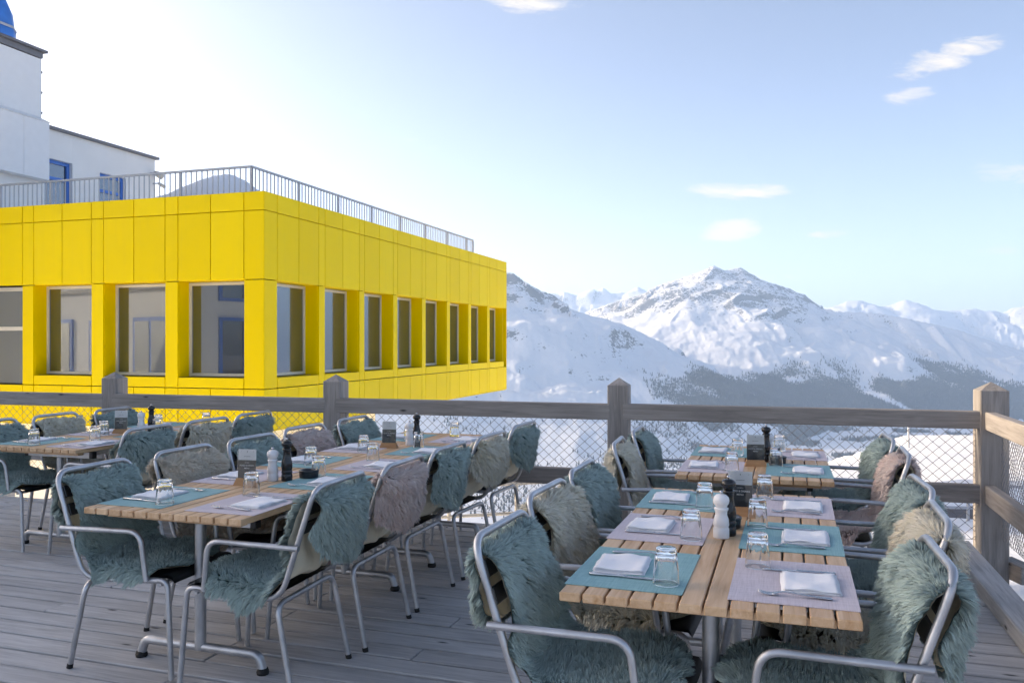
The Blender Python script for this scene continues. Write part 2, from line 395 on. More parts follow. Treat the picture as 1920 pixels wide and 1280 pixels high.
# behind and beside the camera the ranges go on
ridge([(-1200, 470, 8500), (-600, 430, 8500), (0, 410, 8200), (300, 430, 7600)], .5)
VAL = -650.0
def terrain_h(X, Y):
    w1 = (fbm(X/900, Y/900, 4, 3)-.5)*260; w2 = (fbm(X/900, Y/900, 4, 9)-.5)*260
    Xw, Yw = X+w1, Y+w2
    best = np.full(X.shape, -1e9); dd = np.full(X.shape, 1e9); sec = np.full(X.shape, -1e9); along = np.zeros(X.shape); rid = 0
    for (P, sl, pw) in RIDGES:
        rid += 1; S0 = rid*7777.0; mine = np.full(X.shape, -1e9); md = np.zeros(X.shape); ms = np.zeros(X.shape)
        for a, b in zip(P[:-1], P[1:]):
            ab = b[:2]-a[:2]; L2 = ab@ab
            t = np.clip(((X-a[0])*ab[0]+(Y-a[1])*ab[1])/L2, 0, 1)
            d0 = np.hypot(X-a[0]-t*ab[0], Y-a[1]-t*ab[1])
            tw = np.clip(((Xw-a[0])*ab[0]+(Yw-a[1])*ab[1])/L2, 0, 1)
            d1 = np.hypot(Xw-a[0]-tw*ab[0], Yw-a[1]-tw*ab[1])
            k = np.clip(d0/500, 0, 1); d = d0*(1-k)+d1*k
            z = a[2]+t*(b[2]-a[2])-sl*d*(1-.10*np.clip(d/2500, 0, 1))
            g = z > mine; mine = np.where(g, z, mine); md = np.where(g, d0, md); ms = np.where(g, S0+t*math.sqrt(L2), ms); S0 += math.sqrt(L2)
        g = mine > best; sec = np.where(g, best, np.maximum(sec, mine)); best = np.where(g, mine, best); dd = np.where(g, md, dd); along = np.where(g, ms, along)
    amp = np.clip(dd/350, .02, 1)
    gate = np.clip((best-sec)/160, 0, 1)*np.clip(dd/220, 0, 1)
    wob = (fbm(X/500, Y/500, 3, 15)-.5)*420
    gl = fbm((along+wob)/260, dd/1500+along*0, 3, 17, .55, True)-.62
    gl2 = fbm((along+wob)/85, dd/700, 3, 19, .55, True)-.6
    best = best+gate*(gl*210+gl2*38)*np.clip((best-VAL)/400, .1, 1)
    r = fbm(X/700, Y/700, 6, 21, .55, True)-.62
    r2 = fbm(X/170, Y/170, 4, 33, .55, True)-.6
    best = best+amp*(r*85+r2*10)*np.clip((best-VAL)/250, .1, 1)
    best = best+amp*(fbm(X/90, Y/90, 4, 41, .6, True)-.6)*9*np.clip((best-VAL)/300, .1, 1)
    own = 60-.27*np.hypot(X*.6, Y)+ (fbm(X/400, Y/400, 4, 55)-.5)*120      # our own mountainside falling to the valley
    own = np.minimum(own, -.235*np.hypot(X*.3, Y)-60)
    floor_ = VAL+(fbm(X/800, Y/800, 3, 61)-.5)*40
    h = np.maximum(np.maximum(best, own), floor_)
    return h, best-VAL, dd
ys = np.concatenate([np.linspace(150, 3000, 60)[:-1], np.linspace(3000, 10600, 330), np.linspace(10600, 17500, 90)[1:]])
us = np.concatenate([np.linspace(-1.6, -.06, 60)[:-1], np.linspace(-.06, .72, 500), np.linspace(.72, 1.9, 60)[1:]])
Yg = np.repeat(ys[:, None], len(us), 1); Xg = us[None, :]*(Yg*.86+900)
Zg, above, dd = terrain_h(Xg, Yg)
gy, gx = np.gradient(Zg); 
piste = np.exp(-((Xg-(3000+ (8000-Yg)*.12+150*np.sin(Yg/230)))/85)**2)
treeline = np.where(Xg < 900, 250, 430)*1.0+np.clip((Xg-300)/1200, 0, 1)*0+ (fbm(Xg/500, Yg/500, 4, 71)-.5)*420
fn = fbm(Xg/260, Yg/260, 4, 77)
forest = np.clip((treeline-above)/120, 0, 1)*(.74+1.0*(fn-.3))
lake = (Zg < VAL+40)*np.clip((fbm(Xg/700, Yg/700, 3, 61)-.45)*6, 0, 1)
forest = np.clip(forest*(1-piste*.95)*np.where(Yg > 11500, 0, 1), 0, 1)
flat = (Zg-VAL) < 24
forest = forest*np.clip(.30+(Xg-700)/1300, .30, 1)
forest = np.where(Yg < 5400, forest*np.clip((fn-.36)*4.5, .15, 1), forest)
meadow = flat & (Xg > 900) & (Yg > 3600)
forest = np.where(meadow, forest*np.clip((fn-.52)*8, 0, .6), forest)
rock = np.clip((above-620)/500, 0, 1)*np.where(Yg > 11500, .5, 1)
far = struct(link('mountains', grid_mesh('mountains', Xg, Yg, Zg, 'mountain', {'rock': rock, 'forest': forest*.8})))
# ---- forest on the slopes: a mass of conifers
def forest_mass(n=88000):
    t = rng.random(n*4); Yt = np.sqrt(2400**2+t*(9500**2-2400**2)); ut = rng.uniform(-.10, .72, n*4); Xt = ut*(Yt*.86+900)
    # sample density on the terrain grid
    iy = np.clip(np.searchsorted(ys, Yt), 0, len(ys)-1); ix = np.clip(np.searchsorted(us, ut), 0, len(us)-1)
    vis = forest[iy, ix]; keep = rng.random(n*4) < np.maximum(vis*vis*1.6, vis*.12)
    Xt, Yt, iy, ix = Xt[keep][:n], Yt[keep][:n], iy[keep][:n], ix[keep][:n]
    m = len(Xt); iy0 = np.clip(iy-1, 0, None)
    ty = (Yt-ys[iy0])/(ys[iy]-ys[iy0]+1e-6); fx = np.interp(Xt/(Yt*.86+900), us, np.arange(len(us))); ix0 = np.clip(np.floor(fx).astype(int), 0, len(us)-2); tx = fx-ix0
    z = (Zg[iy0, ix0]*(1-tx)+Zg[iy0, ix0+1]*tx)*(1-ty)+(Zg[iy, ix0]*(1-tx)+Zg[iy, ix0+1]*tx)*ty
    h = rng.uniform(12, 26, m); r = h*rng.uniform(.16, .26, m); a0 = rng.uniform(0, 6.28, m)
    V = np.zeros((m, 5, 3)); V[:, 4] = np.stack([Xt, Yt, z+h], -1)
    for k in range(4):
        V[:, k] = np.stack([Xt+r*np.cos(a0+k*math.pi/2), Yt+r*np.sin(a0+k*math.pi/2), z-2], -1)
    b = (np.arange(m)*5)[:, None]
    F = np.concatenate([b+np.array([[k, (k+1) % 4, 4]]) for k in range(4)], 0)
    me = bpy.data.meshes.new('forest'); tri_mesh(me, V.reshape(-1, 3), F); me.materials.append(M['conifer'])
    o = struct(link('forest', me), 'stuff'); tag(o, 'dark conifer forest covering the lower mountain slopes across the valley', 'forest')
def tri_mesh(me, V, F):
    me.vertices.add(len(V)); me.vertices.foreach_set('co', np.asarray(V, np.float32).ravel())
    me.loops.add(F.size); me.loops.foreach_set('vertex_index', np.asarray(F, np.int32).ravel())
    me.polygons.add(len(F)); me.polygons.foreach_set('loop_start', np.arange(0, F.size, 3, dtype=np.int32))
    me.polygons.foreach_set('use_smooth', np.ones(len(F), bool)); me.update(calc_edges=True)
forest_mass()
# ---- near snow
xs = np.concatenate([np.linspace(-160, -30, 40)[:-1], np.linspace(-30, 30, 150), np.linspace(30, 260, 90)[1:]])
yn = np.concatenate([np.linspace(-60, 4, 40)[:-1], np.linspace(4, 24, 110), np.linspace(24, 240, 110)[1:]])
Xn, Yn = np.meshgrid(xs, yn)
def near_h(X, Y):
    s = (Y-10.2)*.45-(X-.4)*.893+ (fbm(X/7, Y/7, 3, 88)-.5)*1.6        # beyond this edge the hillside drops away
    yb = np.clip(Y-6.5, 0, None)
    z = -.42-.125*yb+.00010*yb**2*np.clip(1-yb/500, 0, 1)-.0*X
    z = z+(fbm(X/6, Y/6, 4, 90)-.5)*np.clip(yb/8, .05, 1.0)*.9+(fbm(X/1.1, Y/1.1, 3, 91)-.5)*.10
    z = z+np.clip(X-9, 0, 60)*.02*np.clip(yb/30, 0, 1)
    drop = np.clip(s, 0, None)
    z = z-np.where(drop > 0, drop*1.0*np.clip(drop/2, 0, 1), 0)
    zone = np.clip((Y-150)/60, 0, 1); z = z-zone*40
    left = (X < -2) & (Y < 30)
    z = np.where(Y < 6.3, -.9, z)
    return z
Zn = near_h(Xn, Yn)
Zn = np.where((Xn < -1.0) & (Zn > -1.2) & (Yn > 7.5), -1.2+(Zn+1.2)*.1, Zn)
struct(link('snow_ground', grid_mesh('snow_ground', Xn, Yn, Zn, 'snow')))
# ---- deck: every board a piece
deck = empty('deck'); struct(deck)
PITCH = .156; BW = .138; DECK_R = 1.22
pieces = {}
v = -2.6; row = 0
while v < 6.52:
    u_min = max(-9.2, DECK_R-2 if False else 1.372+(v+BW-6.52)/.057) if v+BW > 6.0 else -9.2
    cuts = [u_min]
    base = -1.9 if row % 2 else -4.3
    if row in range(24, 60) and True: base = -2.55-.0*row
    for j in ([-6.6, base] if row % 3 else [base-1.3, base+.9]):
        if u_min+.5 < j < DECK_R-.5: cuts.append(j)
    cuts.append(DECK_R)
    for a, b in zip(cuts[:-1], cuts[1:]):
        L = b-a-.004
        if L < .1: continue
        me = MB().box((0, 0, 0), (L, BW+random.uniform(-.002, .002), .04), .004).mesh('board', 'deck_wood')
        p = UV((a+b)/2, v+BW/2, -.02+random.uniform(-.0018, .0018))
        o = link('board', me, deck, p, PHI+random.uniform(-.0006, .0006))
    v += PITCH; row += 1
ud = MB().prism([tuple(UV(a, b).xy) for a, b in ((-9.3, -2.7), (1.25, -2.7), (1.25, 6.35), (-9.3, 5.9))], -.5, -.30).build('underdeck_dark_slab', 'underdeck_dark'); struct(ud)  # dark slab added below the boards so the gaps between them read dark
ob = MB()
for uu in np.arange(-9, 1.2, .75): ob.box((uu, 1.9, -.11), (.08, 9.0, .12))
ob.build('joist', 'deck_wood', deck, loc=(0, 0, 0), rz=PHI)
def beam(name, a, b, w, h, mat, parent=None, ch=.006):
    a, b = Vector(a), Vector(b); d = b-a; L = d.length
    o = MB().box((0, 0, 0), (L, w, h), ch).build(name, mat, parent)
    o.location = (a+b)/2; o.rotation_euler = d.to_track_quat('X', 'Z').to_euler(); return o
kb = beam('kerb_beam', UV(1.13, 1.2, .045), UV(1.13, 6.44, .045), .15, .09, 'deck_wood')
tag(kb, 'weathered timber kerb plank along the right edge of the deck', 'timber')

# ---- timber fence
posts = [(-8.2, FENCE(-8.2)), (-5.95, FENCE(-5.95)), (-3.733, 7.768), (-1.527, 7.172), (.847, 6.531), (3.387, 5.846)]
FA = math.atan(-.27); FD = Vector((math.cos(FA), math.sin(FA), 0)); FN = Vector((-FD.y, FD.x, 0))
fence = empty('timber_fence', (0, 0, 0)); tag(fence, 'grey weathered timber fence with chain link mesh along the far deck edge', 'fence')
def post_mesh(w, z0, z1, zt):
    h = w/2; b = MB(); c = .008
    ring = [(h-c, -h), (h, -h+c), (h, h-c), (h-c, h), (-h+c, h), (-h, h-c), (-h, -h+c), (-h+c, -h)]
    vs = [(x, y, z0) for x, y in ring]+[(x, y, z1) for x, y in ring]+[(0, 0, zt)]
    fs = [tuple(reversed(range(8)))]+[(i, (i+1) % 8, 8+(i+1) % 8, 8+i) for i in range(8)]+[(8+i, 8+(i+1) % 8, 16) for i in range(8)]
    return b.add(vs, fs)
def vertical(mb, name, mat, parent, loc, rz):
    """timber standing upright: grain along its local X, so the piece is modelled lying and turned up"""
    mb.v = [(z, y, -x) for x, y, z in mb.v]
    o = mb.build(name, mat, parent); o.location = loc; o.rotation_euler = (0, -math.pi/2, 0)
    o.rotation_euler = (Matrix.Rotation(rz, 3, 'Z') @ Matrix.Rotation(-math.pi/2, 3, 'Y')).to_euler(); return o
for i, (x, y) in enumerate(posts):
    w = .165 if i < 5 else .185
    vertical(post_mesh(w, -1.1 if i == 5 else -.6, 1.125, 1.185), 'post', 'rail_wood', fence, (x, y, 0), FA)
for (x0, y0), (x1, y1) in zip(posts[:-1], posts[1:]):
    a = Vector((x0, y0, 0)); b = Vector((x1, y1, 0)); d = (b-a).normalized(); n = Vector((d.y, -d.x, 0))
    # rails are notched into the camera side of the posts
    for zc, h in ((.922, .125), (.402, .13)):
        beam('rail', a+d*.035+n*.05+Vector((0, 0, zc)), b-d*.06+n*.05+Vector((0, 0, zc-.003)), .07, h, 'rail_wood', fence)
def chain_link(a, b, z0, z1, name, parent, cell=.084, hgt=.076, r=.0019):
    a, b = Vector(a), Vector(b); d = (b-a); L = d.length; d = d.normalized(); mb = MB(); n = Vector((-d.y, d.x, 0))
    H = z1-z0; run = H/hgt*cell
    k = -int(H/hgt)-1
    while k*cell < L:
        for sgn in (1, -1):
            s0 = k*cell if sgn > 0 else k*cell+run; t = []
            for q in range(0, 13):
                f = q/12; s = s0+sgn*run*f; t.append((s, z0+H*f))
            seg = []
            # clip to the bay
            s_a, s_b = s0, s0+sgn*run; f0, f1 = 0.0, 1.0
            for lim, up in ((0, True), (L, False)):
                fl = (lim-s_a)/(s_b-s_a)
                if (sgn > 0) == up: f0 = max(f0, fl)
                else: f1 = min(f1, fl)
            if f1-f0 > .03:
                pts = [a+d*(s_a+(s_b-s_a)*f)+Vector((0, 0, z0+H*f))+n*(.002*sgn+.004*math.sin(f*9+k)) for f in np.linspace(f0, f1, 5)]
                mb.tube(pts, r, 4, False)
        k += 1
    for z in (z0, z1-.01): mb.tube([a+Vector((0, 0, z)), b+Vector((0, 0, z))], .0018, 4, False)
    o = mb.build(name, 'wire', parent); o['kind'] = 'stuff'; return o
for (x0, y0), (x1, y1) in zip(posts[:-1], posts[1:]):
    chain_link((x0, y0+.03, 0), (x1, y1+.03, 0), .06, .90, 'wire_mesh', fence)
# the side run of the fence, from the corner post towards the camera
side = empty('side_fence'); tag(side, 'short timber side fence running forward from the corner post on the right', 'fence')
c0 = Vector((3.387, 5.846, 0)); c1 = c0-AY*2.5; c2 = c0-AY*5.0
for c in (c1, c2): vertical(post_mesh(.165, -.6, 1.125, 1.185), 'post', 'rail_wood', side, c, PHI)
for a, b in ((c0, c1), (c1, c2)):
    for zc, h in ((.915, .125), (.40, .13)):
        beam('rail', a-AY*.05+Vector((0, 0, zc))-AX*.02, b+AY*.04+Vector((0, 0, zc))-AX*.02, .07, h, 'rail_wood', side)
    chain_link(a+AX*.05, b+AX*.05, .10, .88, 'wire_mesh', side, .05, .05)
beam('foot_block', c0+Vector((.12, -.25, -.12)), c0+Vector((.12, .05, -.12)), .12, .12, 'rail_wood', side)

# ---- yellow building
BC = Vector((-4.5, 15.0, 0)); BR = Vector((.304, .953, 0)).normalized(); BL = Vector((-.953, .304, 0)).normalized()
Z0, Z1 = -.17, 4.21; ZL, ZS, ZP, ZB = 2.60, .80, 3.86, .60
LR, LL = 14.2, 14.0
yb = empty('yellow_building', (BC.x, BC.y, 0)); tag(yb, 'low building clad in bright yellow panels with deep set windows and flat roof', 'building')
PCACHE = {}
def facade(O, D, N, L, first, bay, opening, nwin, top_from=0, doors=()):
    """O corner, D along, N outward; positions relative to the building empty"""
    rz = math.atan2(D.y, D.x); flip = 1 if Vector((D.y, -D.x, 0)).dot(N) > 0 else -1
    G = .016
    def panel(a, b, z0, z1, name='panel', off=0, th=.04):
        key = (round(b-a, 3), round(z1-z0, 3), th)
        if key not in PCACHE: PCACHE[key] = MB().box((0, 0, 0), (b-a-G, th, z1-z0-G), .003).mesh('panel', 'yellow')
        o = link(name, PCACHE[key], yb); p = O+D*((a+b)/2)-N*(th/2-off); o.location = (p.x, p.y, (z0+z1)/2); o.rotation_euler = (0, 0, rz); return o
    edges = [0, first]; wins = []
    for k in range(nwin):
        a = first+k*bay; wins.append((a, a+opening)); edges += [a+opening/2, a+opening, a+bay]
    edges = [e for e in edges if e < L-.08]+[L]
    for a, b in zip(edges[:-1], edges[1:]):
        panel(a, b, ZP, Z1); panel(a, b, ZL, ZP)
        panel(a, b, Z0, ZB)
    # piers and sills
    last = 0
    for (a, b) in wins:
        panel(last, a, ZB, ZL, 'pier_panel'); last = b
        panel(a, b, ZB, ZS, 'sill_panel')
        rd = .33
        def slab(name, c, dims, mat='yellow'):
            o = MB().box((0, 0, 0), dims).build(name, mat, yb); p = O+D*c[0]-N*c[1]; o.location = (p.x, p.y, c[2]); o.rotation_euler = (0, 0, rz); return o
        slab('reveal', (a-.012, rd/2+.041, (ZS+ZL)/2), (.02, rd-.002, ZL-ZS)); slab('reveal', (b+.012, rd/2+.041, (ZS+ZL)/2), (.02, rd-.002, ZL-ZS))
        slab('reveal', ((a+b)/2, rd/2+.041, ZL+.012), (b-a, rd, .02))
        slab('sill', ((a+b)/2, rd/2+.03, ZS-.022), (b-a-.03, rd-.02, .02))
        w = empty('window'); w.parent = yb; KIDS.setdefault(yb.name, []).append(w)
        p = O+D*((a+b)/2)-N*(rd+.02); w.location = (p.x, p.y, (ZS+ZL)/2); w.rotation_euler = (0, 0, rz)
        ww, hh = b-a, ZL-ZS-.02
        f = MB(); t = .055
        f.box((0, 0, hh/2-t/2), (ww, .07, t)); f.box((0, 0, -hh/2+t/2), (ww, .07, t))
        f.box((-ww/2+t/2, 0, 0), (t, .068, hh-2*t)); f.box((ww/2-t/2, 0, 0), (t, .068, hh-2*t))
        f.build('frame', 'frame_beige', w)
        MB().box((0, 0.0, 0), (ww-2*t+.01, .02, hh-2*t+.01)).build('pane', 'pane', w)
    return wins, edges, panel
# right facade (runs away from the camera) and left facade
N_R = Vector((BR.y, -BR.x, 0)); N_L = -BR
facade(Vector((0, 0, 0)), BR, N_R, LR, .42, 1.715, 1.47, 8)
wl, el, pn = facade(Vector((0, 0, 0)), BL, N_L, LL, .43, 1.75, 1.455, 3)
# past the three windows the left facade has a glazed door, then plain panels
pn(wl[-1][1], wl[-1][1]+.295, ZB, ZL, 'pier_panel')
da = wl[-1][1]+.295; db = da+1.45
rzL = math.atan2(BL.y, BL.x)
door = empty('door'); door.parent = yb; KIDS.setdefault(yb.name, []).append(door); p = BL*((da+db)/2)-N_L*.30; door.location = (p.x, p.y, (ZL+Z0)/2); door.rotation_euler = (0, 0, rzL)
f = MB(); hh = ZL-Z0-.02; ww = 1.44; f.box((0, 0, hh/2-.04), (ww, .07, .08)); f.box((0, 0, .52), (ww-.16, .06, .08))
for sx in (-1, 1): f.box((sx*(ww/2-.04), 0, -.04), (.08, .068, hh-.08))
f.build('frame', 'frame_beige', door); MB().box((0, 0, 0), (ww-.1, .02, hh-.1)).build('pane', 'pane', door)
e0 = db
while e0 < LL-.1:
    e1 = min(LL, e0+.73)
    for z0, z1 in ((ZB, ZL), ): pn(e0, e1, z0, z1)
    e0 = e1
for sgn, c in ((1, da), (-1, db)):
    o = MB().box((0, 0, 0), (.02, .33, ZL-Z0)).build('reveal', 'yellow', yb); p = BL*(c-sgn*.01)-N_L*.21; o.location = (p.x, p.y, (ZL+Z0)/2); o.rotation_euler = (0, 0, rzL)
# dark carcass behind the panel joints, roof slab and underside
def quadbox(name, mat, u0, u1, w0, w1, z0, z1, parent):
    pts = [BR*u0+BL*w0, BR*u1+BL*w0, BR*u1+BL*w1, BR*u0+BL*w1]
    return MB().prism([(p.x, p.y) for p in pts], z0, z1).build(name, mat, parent)
quadbox('carcass', 'roof_edge', .045, LR-.045, .045, LL-.045, ZL+.03, Z1-.42, yb)
quadbox('lower_carcass', 'roof_edge', .045, LR-.045, .045, LL-.045, Z0+.03, ZB-.04, yb)
quadbox('core', 'roof_edge', .50, LR-.5, .50, LL-.5, ZB-.05, ZL+.04, yb)
quadbox('underside', 'yellow', .02, LR-.02, .02, LL-.02, Z0-.02, Z0-.004, yb)
for (a, b, c, d) in ((.05, .12, .05, LL-.05), (.05, LR-.05, .05, .12), (LR-.12, LR-.05, .13, LL-.05)):
    quadbox('parapet', 'yellow', a, b, c, d, Z1-.43, Z1-.008, yb)
quadbox('parapet_end', 'yellow', LR-.03, LR, .0, LL, Z0, Z1, yb)
quadbox('plinth', 'white_render', 1.6, 7.5, 1.6, LL, -4.0, Z0-.03, yb)
# snow heaped on the roof
def roof_snow():
    n = 90; a = np.linspace(.14, LR-.14, n); b = np.linspace(.14, 9.0, 60); A, B = np.meshgrid(a, b)
    base = Z1-.42+.30*fbm(A/2, B/2, 4, 5)
    heap = .86*np.exp(-(((A-2.2)/1.25)**2+((B-2.15)/.95)**2)**.8)+.40*np.exp(-(((A-1.6)/.8)**2+((B-3.4)/1.2)**2))+.25*np.exp(-(((A-6)/3)**2+((B-2.6)/1.4)**2))
    Z = base+heap*(.88+.25*fbm(A/.6, B/.6, 4, 6))+.05*fbm(A/.2, B/.2, 3, 8)
    edge = np.clip((np.minimum(A, B)-.14)/.5, 0, 1); Z = (Z1-.40)*(1-edge)+Z*edge
    X = BR.x*A+BL.x*B; Y = BR.y*A+BL.y*B
    me = grid_mesh('roof_snow', X, Y, Z, 'snow'); o = link('roof_snow', me); o.location = (BC.x, BC.y, 0)
    tag(o, 'heap of snow lying on the flat roof of the yellow building', 'snow'); o['kind'] = 'stuff'
roof_snow()
# roof railing
rr = empty('roof_railing', (BC.x, BC.y, 0)); tag(rr, 'grey metal bar railing round the roof of the yellow building', 'railing')
RT = 4.90; so = .9
corner = BR*so+BL*so
bar_me = MB().box((0, 0, 0), (.018, .018, .92)).mesh('bar', 'rail_paint'); post_me = MB().box((0, 0, 0), (.045, .045, 1.08)).mesh('post', 'rail_paint')
for D, L in ((BL, 6.4), (BR, 12.4)):
    rz = math.atan2(D.y, D.x)
    for zz, hh in ((RT-.02, .04), (RT-.98, .03)):
        o = MB().box((0, 0, 0), (L, .045, hh)).build('handrail', 'rail_paint', rr); p = corner+D*(L/2); o.location = (p.x, p.y, zz); o.rotation_euler = (0, 0, rz)
    k = 0; n = int(L/.128)
    for i in range(n+1):
        p = corner+D*(i*L/n); big = i % 13 == 0 or i == n
        o = link('post' if big else 'bar', post_me if big else bar_me, rr); o.location = (p.x, p.y, RT-.585 if big else RT-.50); o.rotation_euler = (0, 0, rz)

# ---- white buildings behind and at the left
wb = empty('white_annex', (-10.37, 24, 0)); tag(wb, 'white rendered building with blue windows rising behind the yellow building', 'building')
def wbox(name, mat, u0, u1, w0, w1, z0, z1, parent=wb):
    pts = [BR*u0+BL*w0, BR*u1+BL*w0, BR*u1+BL*w1, BR*u0+BL*w1]
    return MB().prism([(p.x, p.y) for p in pts], z0, z1).build(name, mat, parent)
# wall with two window recesses (right face is w=0, windows at u<0)
wz = 6.74
ops = [(-3.80, -2.95, 3.4, 6.02), (-2.05, -1.12, 3.4, 5.98)]
us_ = [-9.0]+[e for o in sorted(ops) for e in o[:2]]+[0]
for a, b in zip(us_[0::2], us_[1::2]): wbox('wall', 'white_render', a, b, 0, .4, -1, wz)
for (a, b, z0, z1) in ops:
    wbox('wall', 'white_render', a, b, .002, .4, z1, wz); wbox('wall', 'white_render', a, b, .002, .4, -1, z0)
    w = empty('window'); w.parent = wb; KIDS.setdefault(wb.name, []).append(w)
    t = .09
    for (p0, p1, q0, q1) in ((a, b, z1-t, z1), (a, b, z0, z0+t), (a, a+t, z0+t, z1-t), (b-t, b, z0+t, z1-t), (a+t, b-t, z1-.50, z1-.42)):
        wbox('frame', 'blue_paint', p0+.003, p1-.003, .10, .20, q0+.002, q1-.002, w)
    wbox('pane', 'pane', a+.02, b-.02, .14, .16, z0+.02, z1-.02, w)
wbox('wall', 'white_render', -9, -.41, .41, 6, -1, wz-.02)
wbox('wall', 'white_render', -.40, -.002, .41, 6, -1, wz)
wbox('roof_edge', 'roof_edge', -9.1, .08, -.10, 6.1, wz+.002, wz+.07)
# upper tower with its slab, lower boxed panel and the blue cowl
tw = wbox('tower_wall', 'white_panel', -9.5, -3.82, .08, 6, wz+.08, 8.42)
for zc in (7.1, 7.6, 8.1):
    p = BR*(-3.81)+BL*.08; o = MB().box((p.x, p.y, zc), (.03, .03, .05)).build('clip', 'roof_edge', wb)
wbox('tower_roof', 'roof_edge', -9.6, -3.80, .05, 6.1, 8.44, 8.58); wbox('tower_roof', 'roof_edge', -9.6, -3.72, -.03, 6.2, 8.584, 8.64)
for k in range(6):
    b = -3.92-k*.72; wbox('boxed_panel', 'white_panel', b-.713, b, -.28, -.02, 5.40, 6.80)
pts = [BR*-9.0+BL*-.30, BR*-3.90+BL*-.30, BR*-3.90+BL*.07, BR*-9.0+BL*.07]
MB().add([(*p.xy, z) for p, z in zip(pts, (6.81, 6.81, 6.98, 6.98))]+[(*p.xy, 6.803) for p in pts], [(0, 1, 2, 3), (4, 7, 6, 5), (0, 4, 5, 1), (1, 5, 6, 2), (2, 6, 7, 3), (3, 7, 4, 0)]).build('ledge', 'white_panel', wb)
cw = empty('roof_cowl'); p = Vector((-10.37, 24, 8.63))+BR*-4.9+BL*.42; cw.location = p
tag(cw, 'blue sheet covered cowl on top of the white tower at top left', 'roof cowl')
MB().lathe([(.50, 0), (.51, .22), (.47, .26), (.48, .30), (.44, .62), (.30, .95), (.10, 1.22), (0, 1.25)], 9).build('cover', 'blue_sheet', cw)
MB().lathe([(.515, .20), (.53, .23), (.515, .26)], 9).build('band', 'rail_paint', cw)
for k, (dz, du) in enumerate(((6.30, 0), (6.02, .12))):
    fl = empty('floodlight', Vector((-10.37, 24, 0))+BR*(-.25+du)+BL*-.05+Vector((0, 0, dz)))
    tag(fl, 'upper beige floodlight under the white annex roof end' if k == 0 else 'lower small beige floodlight under the white annex roof end', 'floodlight', 'floodlights on the white annex')
    d = N_R; MB().tube([(0, 0, 0), tuple(d*.18)], .02, 6).build('bracket', 'rail_paint', fl)
    MB().tube([tuple(d*.18), tuple(d*.18+BR*.10+Vector((0, 0, -.02))), tuple(d*.18+BR*.26+Vector((0, 0, -.06)))], [.06, .085, .09] if k == 0 else [.03, .05, .05], 10).build('lamp_head', 'lamp_beige', fl)
# ---- station building left of the deck: outside the picture, its shade lies on the deck and the windows mirror it
sb = empty('station_building', (-13.5, 11.3, 0)); tag(sb, 'tall white station building with blue windows standing left of the deck', 'building')
SH = 6.3
MB().box((-5, -4.2, SH/2-1), (9.6, 8.4, SH)).build('wall', 'white_render', sb)
MB().box((-5, -4.2, SH-.9), (9.8, 8.6, .18)).build('roof', 'roof_edge', sb)
for zz in (1.2, 3.7):
    for k in range(2):
        y = -2.2-k*3.7
        w = empty('window'); w.parent = sb; KIDS.setdefault(sb.name, []).append(w)
        for (dy, dz, sy, sz) in ((0, .95, 1.8, .1), (0, -.95, 1.8, .1), (-.85, 0, .1, 1.8), (.85, 0, .1, 1.8), (0, 0, .08, 1.8)):
            MB().box((-.17, y+dy, zz+dz), (.08, sy, sz)).build('frame', 'blue_paint', w)
        MB().box((-.19, y, zz), (.04, 1.66, 1.84)).build('pane', 'pane', w)
for x, zz, w_, h_ in ((-1.6, 1.2, 1.9, 2.0), (-4.4, .9, 1.5, 2.5), (-7.2, 1.2, 1.9, 2.0)):
    w = empty('window'); w.parent = sb
    MB().box((x, .03, zz), (w_, .08, h_)).build('frame', 'blue_paint', w)
    for sx in (-1, 1): MB().box((x+sx*w_*.235, .05, zz), (w_*.40, .06, h_-.24)).build('pane', 'pane', w)
MB().box((-5, .06, 3.1), (9.4, .1, .12)).build('cornice', 'roof_edge', sb)
# ---- haze: the cold valley air
hz = NT('haze_air'); hz.t.nodes.remove(hz.out); hz.out = hz.n('ShaderNodeOutputMaterial')
pv = hz.n('ShaderNodeVolumePrincipled', {'Color': (.52, .73, 1.0, 1), 'Density': 5.8e-5, 'Anisotropy': .2}); hz.t.links.new(pv.outputs[0], hz.out.inputs['Volume'])
M['haze'] = hz.m
hb = MB().box((0, 7500, 200), (60000, 27000, 2300)).build('haze', 'haze'); struct(hb, 'stuff')

